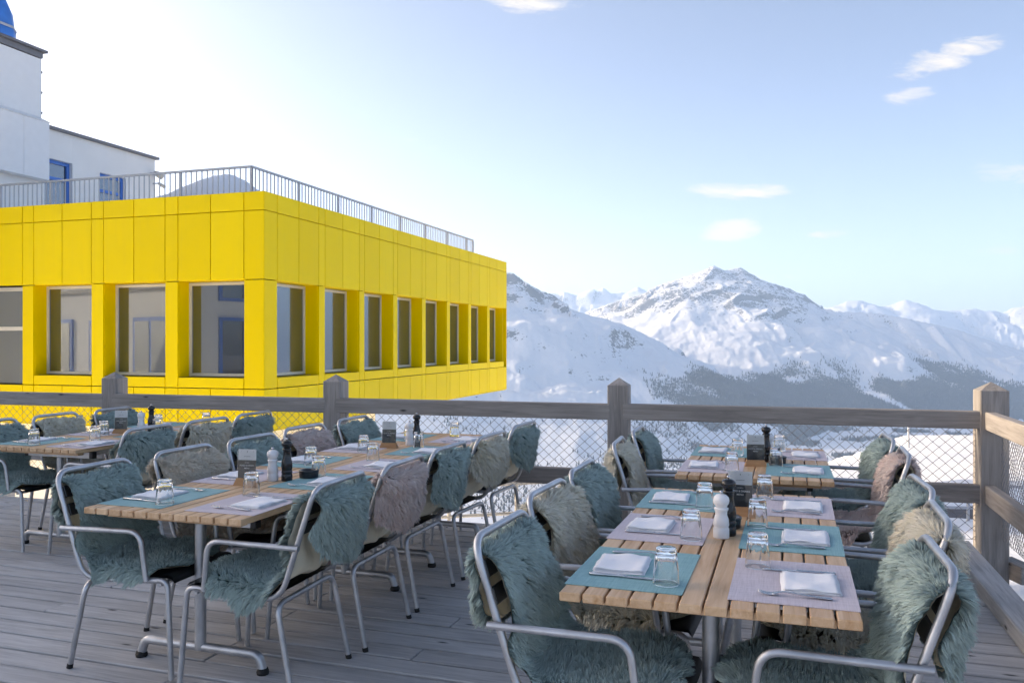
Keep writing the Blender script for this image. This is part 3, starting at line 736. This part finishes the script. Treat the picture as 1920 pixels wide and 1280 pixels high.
# ================================================================ OBJECTS
# ---- tables
TL = {'a': 1.82, 'b': 1.38}; TWID = .82; TH = .74
def make_table(L):
    t = empty('dining_table')
    n = 12; g = .007; w = (TWID-g*(n-1))/n
    sm = MB().box((0, 0, 0), (L, w, .027), .003).mesh('slat', 'table_wood')
    for i in range(n):
        o = link('slat', sm, t); o.location = (-TWID/2+w/2+i*(w+g), L/2, TH-.0135); o.rotation_euler = (0, 0, math.pi/2)
    for yy in (.10, L/2, L-.10):
        o = MB().box((0, 0, 0), (TWID-.12, .05, .022)).build('batten', 'table_wood', t); o.location = (0, yy, TH-.039)
    for yy in (.26, L-.26):
        c = MB().box((0, 0, 0), (TWID-.26, .04, .045), .002).build('crossbeam', 'galvanised', t); c.location = (0, yy, TH-.073)
        for sx in (-1, 1):
            e = MB().box((0, 0, 0), (.03, .042, .047), .003).build('end_cap', 'black_plastic', c); e.location = (sx*(TWID-.23)/2, 0, 0)
        MB().tube([(0, yy, .075), (0, yy, TH-.095)], .026, 14).build('post', 'galvanised', t)
        pts = fillet([(-.33, yy, .02), (-.31, yy, .085), (.31, yy, .085), (.33, yy, .02)], .08, 6)
        fb = MB().tube(pts, .021, 10).build('foot_bar', 'galvanised', t)
        for sx in (-1, 1):
            MB().lathe([(0, .0), (.026, .0), (.028, .012), (.023, .028), (0, .028)], 12, (sx*.332, yy, 0)).build('rubber_foot', 'rubber', fb)
    MB().tube([(0, .286, .33), (0, L-.286, .33)], .016, 10).build('stretcher', 'galvanised', t)
    for sx in (-1, 1):
        MB().box((sx*.20, L/2, TH-.073), (.03, L-.565, .03)).build('side_rail', 'galvanised', t)
    return t
TABLES = [('right front table', (.527, 2.285), 'a', 3), ('small right back table', (1.287, 4.423), 'b', 2), ('middle front table', (-1.499, 3.514), 'a', 3),
          ('middle back table', (-.920, 5.255), 'b', 2), ('far left table', (-3.319, 5.679), 'a', 3)]
TLAB = ['slatted wooden dining table on steel legs in the right foreground', 'short slatted wooden table by the fence on the right, behind a longer one',
        'slatted wooden table left of centre, near end of the long row', 'short slatted wooden table at the fence end of the middle row', 'slatted wooden table at the left edge in front of the yellow wall']
protoT = {}
# ---- chair
def make_chair():
    c = empty('armchair'); r = .0125
    hw = .235
    back = [(-hw, .20, .425), (-hw, -.20, .405), (-hw, -.358, .875), (hw, -.358, .875), (hw, -.20, .405), (hw, .20, .425)]
    MB().tube(fillet(back, [0, .09, .075, .075, .09, 0], 7), r, 10).build('back_frame', 'galvanised', c)
    for sx in (-1, 1):
        MB().tube(fillet([(sx*hw, .16, .424), (sx*hw, .245, .430), (sx*(hw+.012), .275, .006)], .065, 6), r, 10).build('leg', 'galvanised', c)
        lg = MB().tube(fillet([(sx*.10, -.185, .388), (sx*hw, -.185, .388), (sx*(hw+.012), -.265, .006)], .06, 6), r, 10).build('leg', 'galvanised', c)
        MB().tube([(sx*(hw+.0122), -.266, .0), (sx*(hw+.0118), -.262, .02)], r+.0015, 10).build('foot_cap', 'rubber', lg)
        MB().tube(fillet([(sx*(hw+.026), -.30, .632), (sx*(hw+.028), .125, .640), (sx*(hw+.018), .150, .425)], .06, 6), r-.0005, 10).build('armrest', 'galvanised', c)
    MB().tube([(-.11, -.185, .388), (.11, -.185, .388)], r, 10).build('crossbar', 'galvanised', c)
    MB().tube([(-hw, .205, .408), (hw, .205, .408)], r*.8, 8).build('crossbar', 'galvanised', c)
    # seat shell and back slats, black
    m = MB(); prof = [(.265, .425), (.25, .442), (.18, .445), (.0, .430), (-.14, .428), (-.17, .432)]
    for dz, fl in ((0, False), (-.012, True)):
        vs = [(sx*.215, y, z+dz) for (y, z) in prof for sx in (-1, 1)]; k = len(prof)
        fs = [(2*i, 2*i+2, 2*i+3, 2*i+1) for i in range(k-1)]
        m.add(vs, [tuple(reversed(f)) for f in fs] if fl else fs, True)
    m.build('seat', 'black_plastic', c)
    for zz in (.705, .785):
        yy = -.20-.155*(zz-.405)/.46
        b = MB().box((0, 0, 0), (.44, .012, .055), .003).build('back_slat', 'black_plastic', c); b.location = (0, yy+.004, zz); b.rotation_euler = (R(18.5), 0, 0)
    return c
protoC = make_chair()
# ---- sheepskins
def catmull(P, n):
    P = np.array(P, float); Q = np.vstack([2*P[0]-P[1], P, 2*P[-1]-P[-2]]); out = []
    for i in range(1, len(Q)-2):
        for t in np.linspace(0, 1, 14, endpoint=False):
            a, b, c_, d = Q[i-1], Q[i], Q[i+1], Q[i+2]
            out.append(.5*((2*b)+(-a+c_)*t+(2*a-5*b+4*c_-d)*t*t+(-a+3*b-3*c_+d)*t**3))
    out.append(P[-1]); out = np.array(out); s = np.concatenate([[0], np.cumsum(np.linalg.norm(np.diff(out, axis=0), axis=1))])
    u = np.linspace(0, s[-1], n); return np.stack([np.interp(u, s, out[:, k]) for k in range(2)], -1), s[-1]
def make_skin(seed, nl, flap=.30, seatw=.26, shift=0.0):
    g = np.random.default_rng(seed); NU, NV = 72, 25
    path = [(.26+g.uniform(-.05, .03), .447), (.15, .463), (.0, .452), (-.12, .452), (-.20, .475), (-.252, .54), (-.262, .62), (-.285, .73), (-.304, .772), (-.322, .800), (-.352, .809), (-.378, .780), (-.374, .71), (-.362, .64), (-.345, .80-flap)]
    C, L = catmull(path, NU); s = np.linspace(0, 1, NU)
    itop = np.argmax(C[:, 1]); st = s[itop]
    wk = [(0, .10), (.04, .19), (.10, seatw), (.30, seatw+.01), (.42, .220), (.55, .230), (st, .224), (st+(1-st)*.45, .222), (st+(1-st)*.75, .190), (st+(1-st)*.93, .105), (1, .045)]
    w = np.interp(s, [a for a, b in wk], [b for a, b in wk])
    V = np.linspace(-1, 1, NV)
    ph = g.uniform(0, 6.28, 4)
    wl = w*(1+.07*np.sin(s*17+ph[0])+.05*np.sin(s*41+ph[1])); wr = w*(1+.07*np.sin(s*15+ph[2])+.05*np.sin(s*37+ph[3]))
    X = np.where(V[None, :] < 0, V[None, :]*wl[:, None], V[None, :]*wr[:, None])+shift*np.clip((s-st)/(1-st), 0, 1)[:, None]*.10
    Yp = np.repeat(C[:, :1], NV, 1); Zp = np.repeat(C[:, 1:], NV, 1)
    seatz = np.clip((.40-s)/.06, 0, 1)[:, None]
    e = np.clip(abs(X)-.205, 0, None)*seatz; X = X-np.sign(X)*e*.55; Zp = Zp-e*.85
    # the back piece sags between the uprights; flap edges curl round the frame
    bk = np.clip(1-abs(s-.40)/.09, 0, 1)[:, None]; Yp = Yp-bk*.035*np.cos(np.clip(abs(X)/.21, 0, 1)*1.57)
    fl = np.clip((s-st)/(1-st), 0, 1)[:, None]; Yp = Yp+np.clip(fl*4, 0, 1)*np.clip(abs(X)-.10, 0, 1)*.50
    Tu = np.gradient(np.stack([X, Yp, Zp], -1), axis=0); Tv = np.gradient(np.stack([X, Yp, Zp], -1), axis=1)
    N = np.cross(Tv, Tu); N /= np.linalg.norm(N, axis=-1, keepdims=True)+1e-9
    # the fur side faces the sitter: up on the seat
    if N[6, NV//2, 2] < 0: N = -N
    lump = .014+(fbm(np.repeat(s[:, None]*9, NV, 1)+seed, np.repeat(V[None, :]*3, NU, 0)+seed*3, 3, seed)-.45)*.045
    Pp = np.stack([X, Yp, Zp], -1)+N*lump[..., None]
    hide = grid_mesh('sheepskin', *(Pp-N*.005).transpose(2, 0, 1), 'cream_hide')
    # wool locks
    wt_ = w/w.sum(); cdf = np.concatenate([[0], np.cumsum(wt_)]); cdf /= cdf[-1]
    nedge = nl//7
    uu = np.interp(g.random(nl), cdf, np.linspace(0, 1, NU+1)); vv = g.uniform(-1, 1, nl); vv[:nedge] = np.sign(vv[:nedge])*g.uniform(.90, 1, nedge)
    uu[nedge:nedge+nedge//3] = g.uniform(.97, 1, nedge//3); uu[nedge+nedge//3:nedge+nedge//2] = g.uniform(0, .02, nedge//2-nedge//3)
    def samp(A):
        fu = uu*(NU-1); fv = (vv+1)/2*(NV-1); i = np.clip(fu.astype(int), 0, NU-2); j = np.clip(fv.astype(int), 0, NV-2); a = (fu-i)[:, None]; b = (fv-j)[:, None]
        return (A[i, j]*(1-b)+A[i, j+1]*b)*(1-a)+(A[i+1, j]*(1-b)+A[i+1, j+1]*b)*a
    p = samp(Pp); nn = samp(N); tu = samp(Tu); tv = samp(Tv)
    for q in (nn, tu, tv): q /= np.linalg.norm(q, axis=1, keepdims=True)+1e-9
    # clumps
    nc = 1900; ci = g.choice(nl, nc, replace=False); cp = p[ci]; near = np.empty(nl, int)
    for k in range(0, nl, 4000):
        near[k:k+4000] = np.argmin(((p[k:k+4000, None, :]-cp[None])**2).sum(-1), 1)
    cdir = g.normal(0, 1, (nc, 3)); clen = g.uniform(.75, 1.25, nc)
    out = tv*(np.sign(vv)*np.clip((abs(vv)-.82)/.18, 0, 1))[:, None]*.9+tu*(np.clip((uu-.94)/.06, 0, 1)*1.0-np.clip((.05-uu)/.05, 0, 1))[:, None]
    d = nn*1.0+cdir[near]*.22+g.normal(0, .13, (nl, 3))+out
    grav = np.zeros((nl, 3)); grav[:, 2] = -1; grav -= nn*(grav*nn).sum(1, keepdims=True)*.75
    d += grav*.20
    d /= np.linalg.norm(d, axis=1, keepdims=True)
    ln = g.uniform(.025, .040, nl)*clen[near]
    tipc = cp[near]-p
    side = np.cross(d, g.normal(0, 1, (nl, 3))); side /= np.linalg.norm(side, axis=1, keepdims=True)+1e-9
    sid2 = np.cross(d, side)
    wd = g.uniform(.0013, .0023, nl)*(1.0 if nl > 40000 else 1.3)
    def axis(t): return p+d*(ln*t)[:, None]+grav*(ln*t*t*.45)[:, None]+tipc*(t*t*.40)+cdir[near]*(.003*math.sin(t*5))
    Vv = []
    for t, kw in ((-.05, 1.1), (.6, 1.0)):
        c = axis(t)
        for k in range(3):
            al = 2.0944*k; Vv.append(c+(side*math.cos(al)+sid2*math.sin(al))*(wd*kw)[:, None])
    Vv.append(axis(1.0)); Vv = np.stack(Vv, 1)
    b = (np.arange(nl)*7)[:, None]
    F = np.concatenate([b+np.array([f]) for k in range(3) for f in ((k, (k+1) % 3, 3+(k+1) % 3), (k, 3+(k+1) % 3, 3+k), (3+k, 3+(k+1) % 3, 6))], 0)
    # base sheet under the locks
    base = Pp.reshape(-1, 3); i = np.arange(NU*NV).reshape(NU, NV)+nl*7
    q1 = np.stack([i[:-1, :-1], i[:-1, 1:], i[1:, 1:]], -1).reshape(-1, 3); q2 = np.stack([i[:-1, :-1], i[1:, 1:], i[1:, :-1]], -1).reshape(-1, 3)
    AV = np.vstack([Vv.reshape(-1, 3), base]); AF = np.vstack([F, q1, q2])
    me = bpy.data.meshes.new('fleece'); tri_mesh(me, AV, AF)
    nr = np.concatenate([np.repeat((nn*.55+d*.25+g.normal(0, .25, (nl, 3)))[:, None, :], 7, 1).reshape(-1, 3), N.reshape(-1, 3)]); nr /= np.linalg.norm(nr, axis=1, keepdims=True)+1e-9
    me.normals_split_custom_set_from_vertices(nr.astype(np.float32))
    colr = np.zeros((len(AV), 4), np.float32); colr[:, 3] = 1
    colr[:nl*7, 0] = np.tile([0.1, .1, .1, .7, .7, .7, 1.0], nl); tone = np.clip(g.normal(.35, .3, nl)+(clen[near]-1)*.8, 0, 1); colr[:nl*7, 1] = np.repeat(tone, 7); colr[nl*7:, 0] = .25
    ca = me.color_attributes.new('wool', 'FLOAT_COLOR', 'POINT'); ca.data.foreach_set('color', colr.ravel())
    me.materials.append(M['fleece_teal'])
    return hide, me
SKINS = [make_skin(11, 50000, .25, .27, .3), make_skin(12, 50000, .23, .25, -.4), make_skin(13, 27000, .22, .26, .2), make_skin(14, 27000, .25, .24, -.2), make_skin(15, 27000, .21, .255, 0)]
def place_skin(k, kind, loc, rz, mirror, label):
    hide, wool = SKINS[k]
    o = link('sheepskin', hide); o.location = loc; o.rotation_euler = (0, 0, rz)
    if mirror: o.scale = (-1, 1, 1)
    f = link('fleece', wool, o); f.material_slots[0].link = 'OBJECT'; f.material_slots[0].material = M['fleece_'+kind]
    tag(o, label, 'sheepskin', 'sheepskins draped over the chairs')
# ---- place settings
def rounded_rect(w, h, r, n=4):
    return [(sx*(w/2-r)+r*math.cos(a), sy*(h/2-r)+r*math.sin(a)) for sx, sy, a0 in ((1, 1, 0), (-1, 1, 90), (-1, -1, 180), (1, -1, 270)) for a in [R(a0+90*k/n) for k in range(n+1)]]
mat_me = {k: MB().prism(rounded_rect(.35, .475, .002, 1), 0, .0022).mesh('placemat', 'mat_'+k) for k in ('teal', 'mauve')}
def napkin_mesh(seed):
    g = np.random.default_rng(seed); mb = MB(); n, m_ = 14, 18
    for lay in range(4):
        w, l = .165-.003*lay+g.uniform(-.003, .003), .205-.004*lay+g.uniform(-.004, .004); z0 = .0022+lay*.0027; th = .0026
        ox, oy = g.uniform(-.003, .003, 2)
        top = []; bot = []
        for j in range(m_+1):
            for i in range(n+1):
                a, b = i/n*2-1, j/m_*2-1
                edge = min(1-abs(a), 1-abs(b)); rise = th*min(1, (edge*9)**.5 if edge > 0 else 0)
                wav = .0030*math.sin(a*3.1+seed+lay*.3)*math.cos(b*2.3+seed*2)*(lay+1)/2+.0016*(lay+1)/2*math.sin(b*7+seed)*(a > .3)*(a-.3)
                x, y = ox+a*w/2*(1+.012*math.sin(b*5+seed)), oy+b*l/2*(1+.010*math.sin(a*4+seed*1.7))
                top.append((x, y, z0+max(rise+wav, .0006))); bot.append((x, y, z0+max(0, wav*.9)))
        k = n+1; o = len(top)
        f = [(j*k+i, j*k+i+1, (j+1)*k+i+1, (j+1)*k+i) for j in range(m_) for i in range(n)]
        fb = [(o+j*k+i, o+(j+1)*k+i, o+(j+1)*k+i+1, o+j*k+i+1) for j in range(m_) for i in range(n)] if lay == 0 else []
        rim = [j*k for j in range(m_+1)][::-1]+list(range(1, k))+[j*k+n for j in range(1, m_+1)]+[m_*k+i for i in range(n-1, 0, -1)]
        fr = [(rim[(q+1) % len(rim)], rim[q], rim[q]+o, rim[(q+1) % len(rim)]+o) for q in range(len(rim))]
        mb.add(top+bot, f+fb+fr, True)
    return mb.mesh('napkin', 'napkin')
NAP = [napkin_mesh(s) for s in (1, 2, 3, 4)]
def fork_mesh():
    mb = MB(); t = .0011
    mb.loft([(0, -.10, .004, .0085, .0012), (0, -.095, .004, .0098, .0014), (0, -.06, .005, .0078, .0014), (0, -.01, .009, .0040, .0016), (0, .025, .0125, .0032, .0016), (0, .042, .0100, .0055, .0013), (0, .052, .0065, .0110, t), (0, .062, .0042, .0125, t)])
    for k in range(4):
        x = -.0108+k*.0072
        mb.loft([(x, .0615, .0043, .0019, t), (x*.98, .075, .0040, .0017, t), (x*.96, .09, .0065, .0014, t), (x*.95, .101, .0105, .0006, .0006)])
    return mb.mesh('fork', 'steel')
def knife_mesh():
    return MB().loft([(0, -.112, .0048, .0055, .0025), (0, -.108, .0048, .0072, .0032), (0, -.05, .0048, .0062, .0032), (0, -.005, .0048, .0050, .0034), (0, .0, .0048, .0062, .0038), (0, .004, .0040, .0052, .0020), (0, .01, .0036, .0070, .0009), (0, .06, .0036, .0085, .0008), (.001, .095, .0036, .0070, .0007), (.004, .110, .0036, .0015, .0005)]).mesh('knife', 'steel')
FORK, KNIFE = fork_mesh(), knife_mesh()
def tumbler_mesh():
    # stands upside down: rim on the mat, thick faceted base on top
    H = .108; n = 60
    def fac(a, z):
        k = max(0, min(1, (z-.045)/.010))*max(0, min(1, (H-.004-z)/.006)); u = (a*10/(2*math.pi)) % 1-.5
        return 1-k*.055*(1-abs(2*u))**.7+ (.012*k)
    out = [(.0385, .0006), (.0398, .0), (.0402, .002), (.0388, .02), (.0374, .040), (.0372, .046), (.0366, .052), (.0345, .075), (.0322, .097), (.0310, .104), (.0290, .108), (.020, .108), (.012, .1055), (0, .105)]
    inn = [(.0385, .0006), (.0368, .02), (.0350, .045), (.0315, .07), (.0285, .086), (.024, .090), (.010, .091), (0, .091)]
    mb = MB(); mb.lathe(out, n, facet=fac)
    o = MB(); o.lathe(inn, n); o.f = [tuple(reversed(f)) for f in o.f]; mb.add(o.v, o.f, True)
    return mb.mesh('tumbler', 'glass')
TUMB = tumbler_mesh()
def mill_meshes(black):
    if black:
        body = [(0, 0), (.027, 0), (.0285, .004), (.0285, .030), (.0265, .034), (.0265, .040), (.029, .044), (.0275, .052), (.0255, .056), (.0275, .062), (.0290, .080), (.0275, .098), (.0220, .118), (.0185, .140), (.0200, .158), (.0225, .162), (.0225, .168), (.0180, .171), (0, .171)]
        head = [(0, .1712), (.017, .1712), (.0165, .176), (.024, .181), (.0280, .190), (.0275, .200), (.021, .208), (.010, .212), (0, .213)]; k = .212
    else:
        body = [(0, 0), (.0285, 0), (.0295, .003), (.0290, .034), (.0265, .038), (.0265, .042), (.0290, .047), (.0270, .070), (.0215, .085), (.0225, .098), (.0265, .106), (.0265, .110), (.0215, .113), (0, .113)]
        head = [(0, .1132), (.020, .1132), (.021, .117), (.0275, .127), (.0295, .138), (.0275, .150), (.019, .159), (.008, .162), (0, .163)]; k = .162
    m = 'black_mill' if black else 'white_mill'
    return MB().lathe(body, 24).mesh('body', m), MB().lathe(head, 24).mesh('head', m), MB().lathe([(0, k-.002), (.005, k-.002), (.0045, k+.003), (.0075, k+.007), (.006, k+.012), (0, k+.013)], 12).mesh('knob', 'steel')
MILL = {b: mill_meshes(b) for b in (True, False)}
BOWL = MB().lathe([(0, 0), (.046, 0), (.050, .004), (.052, .030), (.0515, .034), (.054, .036), (.054, .042), (.050, .045), (.044, .043), (.034, .036), (.030, .022), (0, .020)], 28).mesh('ashtray', 'bowl_black')
def text_mesh(body, size, mat):
    cu_ = bpy.data.curves.new('t', 'FONT'); cu_.body = body; cu_.size = size; cu_.align_x = 'CENTER'; cu_.align_y = 'CENTER'; cu_.offset = size*.012
    o = bpy.data.objects.new('t', cu_); COL.objects.link(o); bpy.context.view_layer.update()
    me = bpy.data.meshes.new_from_object(o.evaluated_get(bpy.context.evaluated_depsgraph_get())); bpy.data.objects.remove(o); me.name = 'lettering'
    me.materials.clear(); me.materials.append(M[mat]); return me
TX = [(text_mesh('FOOD & DRINKS', .0105, 'card_white'), .066), (text_mesh('MENU', .0105, 'card_white'), .052), (text_mesh('OUR MENU', .0050, 'card_white'), .080)]
def menu(loc, rz, label):
    o = empty('menu_holder', loc, rz); tag(o, label, 'menu holder', 'menu holders on the tables')
    mb = MB().add([(-.062, -.026, 0), (.062, -.026, 0), (.062, .026, 0), (-.062, .026, 0), (-.050, -.013, .036), (.050, -.013, .036), (.050, .013, .036), (-.050, .013, .036)], [(3, 2, 1, 0), (4, 5, 6, 7), (0, 1, 5, 4), (1, 2, 6, 5), (2, 3, 7, 6), (3, 0, 4, 7)])
    mb.build('wooden_block', 'block_wood', o)
    c = empty('card'); c.parent = o; KIDS.setdefault(o.name, []).append(c); c.location = (0, 0, .034); c.rotation_euler = (R(-4), 0, 0)
    MB().box((0, 0, .1205), (.098, .0012, .055)).build('white_field', 'card_white', c)
    MB().box((0, 0, .0465), (.098, .0012, .0925)).build('black_field', 'card_black', c)
    for me, z in TX:
        t = link('lettering', me, c); t.location = (0, -.0012, z); t.rotation_euler = (R(90), 0, 0)
    for xx, zz, s_ in ((0, .136, .004), (-.034, .136, .002), (.034, .136, .002)):
        MB().box((xx, -.0009, zz), (s_*.5, .0006, s_*1.6)).build('emblem', 'card_black', c)
    MB().box((0, -.0009, .112), (.036, .0006, .0012)).build('small_print', 'card_black', c)
    MB().box((0, -.004, .073), (.104, .002, .152)).build('clear_sleeve', 'acrylic', c)
# ---- lay everything out
COLOURS = {0: (['teal', 'cream', 'teal'], ['teal', 'cream', 'teal']), 1: (['cream', 'teal'], ['pink', 'teal']), 2: (['teal', 'beige', 'teal'], ['teal', 'pink', 'teal']),
           3: (['pink', 'teal'], ['cream', 'teal']), 4: (['teal', 'cream', 'teal'], ['teal', 'cream', 'teal'])}
CNAME = {'teal': 'grey green', 'cream': 'cream', 'pink': 'pale pink', 'beige': 'beige'}
SEAT = {3: ['near', 'middle', 'far'], 2: ['near', 'far']}
CX = {0: (-.37, .385), 1: (-.43, .42), 2: (-.29, .365), 3: (-.33, .37), 4: (-.36, .40)}
firstC = True; firstT = {}
jr = random.Random(3)
def jit(a): return jr.uniform(-a, a)
SETT = 0
for ti, (tname, (tx, ty), kind, ns) in enumerate(TABLES):
    L = TL[kind]
    if kind not in protoT: protoT[kind] = make_table(L); t = protoT[kind]
    else: t = copy_tree(protoT[kind])
    t.location = (tx, ty, 0); t.rotation_euler = (0, 0, PHI); tag(t, TLAB[ti], 'table', 'dining tables on the deck')
    def T(x, y, z=0): return Vector((tx, ty, z))+AX*x+AY*y
    ycs = [.314, .92, 1.525] if ns == 3 else [.345, 1.02]
    for si, sgn in enumerate((-1, 1)):
        sname = ('left', 'right')[si]
        for k, yc in enumerate(ycs):
            where = f'{SEAT[ns][k]} {sname} place of the {tname}'
            # chair and sheepskin (chair front is +y: it faces the table)
            rz = PHI+(-math.pi/2 if sgn < 0 else math.pi/2)+jit(.07)
            cx = CX[ti][si]+jit(.02); p = T(cx, yc+jit(.02)-.02)
            if ti == 0 and k == 0: p = T(-.31, yc-.10) if sgn < 0 else T(.27, yc-.06)
            if firstC: ch = protoC; firstC = False
            else: ch = copy_tree(protoC)
            ch.location = p; ch.rotation_euler = (0, 0, rz); tag(ch, f'galvanised tube armchair at the {where}', 'chair', 'armchairs round the tables')
            colr = COLOURS[ti][si][k]
            near_ = ti == 0 or (ti == 2 and k < 2)
            vi = jr.choice([0, 1]) if near_ else jr.choice([2, 3, 4])
            place_skin(vi, colr, p, rz, jr.random() < .5, f'{CNAME[colr]} sheepskin draped at the {where}')
            # setting
            mk = 'teal' if (k+si+(1 if ti in (1, 3) else 0)) % 2 == 0 else 'mauve'
            ml = 'teal' if mk == 'teal' else 'mauve pink'
            o = link('placemat', mat_me[mk]); o.location = T(sgn*(.412-.175), yc, TH+.0004); o.rotation_euler = (0, 0, PHI+jit(.015)); tag(o, f'{ml} woven placemat at the {where}', 'placemat', 'placemats')
            z = TH+.003
            fx = -sgn                                    # a sitter's left hand: far side for the left row
            o = link('napkin', jr.choice(NAP)); o.location = T(sgn*(.412-.125), yc+.02*fx*1, z-.0018); o.rotation_euler = (0, 0, PHI+jit(.06)+(0 if sgn > 0 else math.pi)); tag(o, f'folded white napkin at the {where}', 'napkin', 'folded napkins')
            o = link('fork', FORK); o.location = T(sgn*(.412-.165)+jit(.008), yc+fx*.165+jit(.01), z); o.rotation_euler = (0, 0, PHI+sgn*math.pi/2+jit(.06)); tag(o, f'steel fork beside the napkin, {where}', 'fork', 'forks')
            o = link('knife', KNIFE); o.location = T(sgn*(.412-.155)+jit(.008), yc-fx*.118+jit(.008), z-.0008); o.rotation_euler = (0, 0, PHI+sgn*math.pi/2+jit(.05)); tag(o, f'steel table knife beside the napkin, {where}', 'knife', 'table knives')
            o = link('tumbler', TUMB); o.location = T(sgn*(.412-.29)+jit(.01), yc-fx*.15+jit(.012), TH+.0028); o.rotation_euler = (0, 0, jit(3)); tag(o, f'upturned glass tumbler at the {where}', 'glass', 'upturned tumblers')
    # condiments down the middle
    ym = {0: (.837, .885, 1.02, 1.27), 1: (.70, .66, .60, .45), 2: (.86, .885, 1.0, .70), 3: (.60, .655, .75, .42), 4: (1.02, 1.07, 1.12, .90)}[ti]
    xm = {0: (-.011, .012, .0, .035), 1: (.07, .055, .12, 0.0), 2: (-.03, .04, .10, -.075), 3: (.01, .04, .08, -.06), 4: (.02, .075, .12, -.07)}[ti]
    for j, (black, nm) in enumerate(((False, 'white'), (True, 'tall black'))):
        m = empty('pepper_mill' if black else 'salt_mill', T(xm[j], ym[j], TH)); b, h, kn = MILL[black]
        link('body', b, m); hd = link('head', h, m); link('knob', kn, hd)
        tag(m, f'{nm} turned {"pepper" if black else "salt"} mill on the {tname}', 'pepper mill' if black else 'salt mill', 'mills on the tables')
    if ti != 3:
        o = link('ashtray', BOWL); o.location = T(xm[2], ym[2], TH); tag(o, f'round black ashtray on the {tname}', 'ashtray', 'ashtrays on the tables')
    menu(T(xm[3], ym[3], TH), PHI+{0: .1, 1: .25, 2: .22, 3: .25, 4: .45}[ti]-.1, f'small menu card in a wooden block on the {tname}')

# ---- things out on the snow
def handrail(name, a, b, h, zoff, label, n=4, mat='rail_paint', rails=(1.0, .55)):
    o = empty(name, a); tag(o, label, 'railing'); d = Vector(b)-Vector(a)
    for k in range(n+1):
        p = d*(k/n); MB().tube([(p.x, p.y, p.z-.5), (p.x, p.y, p.z+h)], .02, 8).build('post', mat, o)
    for f in rails: MB().tube([(0, 0, h*f), (d.x, d.y, d.z+h*f)], .018, 8).build('rail', mat, o)
    return o
handrail('handrail', (3.6, 10.6, -.95), (9.0, 10.2, -1.0), .62, 0, 'thin metal handrail on the snow beyond the corner post', 5)
handrail('handrail', (-2.2, 9.4, -1.0), (.8, 9.0, -.75), .72, 0, 'pale metal handrail on the snow edge seen between the middle tables', 4, 'lamp_beige')
pw = MB().box((0, 0, 0), (7.0, .9, .12)).build('walkway', 'dark_path'); pw.location = (7.2, 11.6, -1.0); pw.rotation_euler = (0, 0, -.07)
struct(pw)
lt = empty('lift_tower', (35.5, 74, near_h(np.array([35.5]), np.array([74.0]))[0]-.3)); tag(lt, 'distant ski lift tower at the edge of the snowfield', 'lift tower')
MB().tube([(0, 0, 0), (0, 0, 3.0)], .10, 8).build('mast', 'rail_paint', lt); MB().box((0, 0, 2.9), (2.0, .12, .12)).build('cross_arm', 'rail_paint', lt)
for sx in (-1, 1): MB().tube([(sx*.9, -.3, 2.75), (sx*.9, .3, 2.75)], .14, 8).build('sheave', 'dark_path', lt)
for k, (x, y, w_) in enumerate(((30.4, 54, 'left'), (29.9, 50, 'middle'), (33.3, 55, 'right'))):
    z = near_h(np.array([x]), np.array([float(y)]))[0]
    o = empty('marker_pole', (x, y, z-.1)); tag(o, f'{w_} of the orange topped marker poles on the sunlit snowfield', 'marker pole', 'marker poles')
    MB().tube([(0, 0, 0), (0, 0, 1.6)], .025, 6).build('pole', 'rail_paint', o); MB().box((0, 0, 1.5), (.26, .03, .22)).build('flag', 'orange', o)
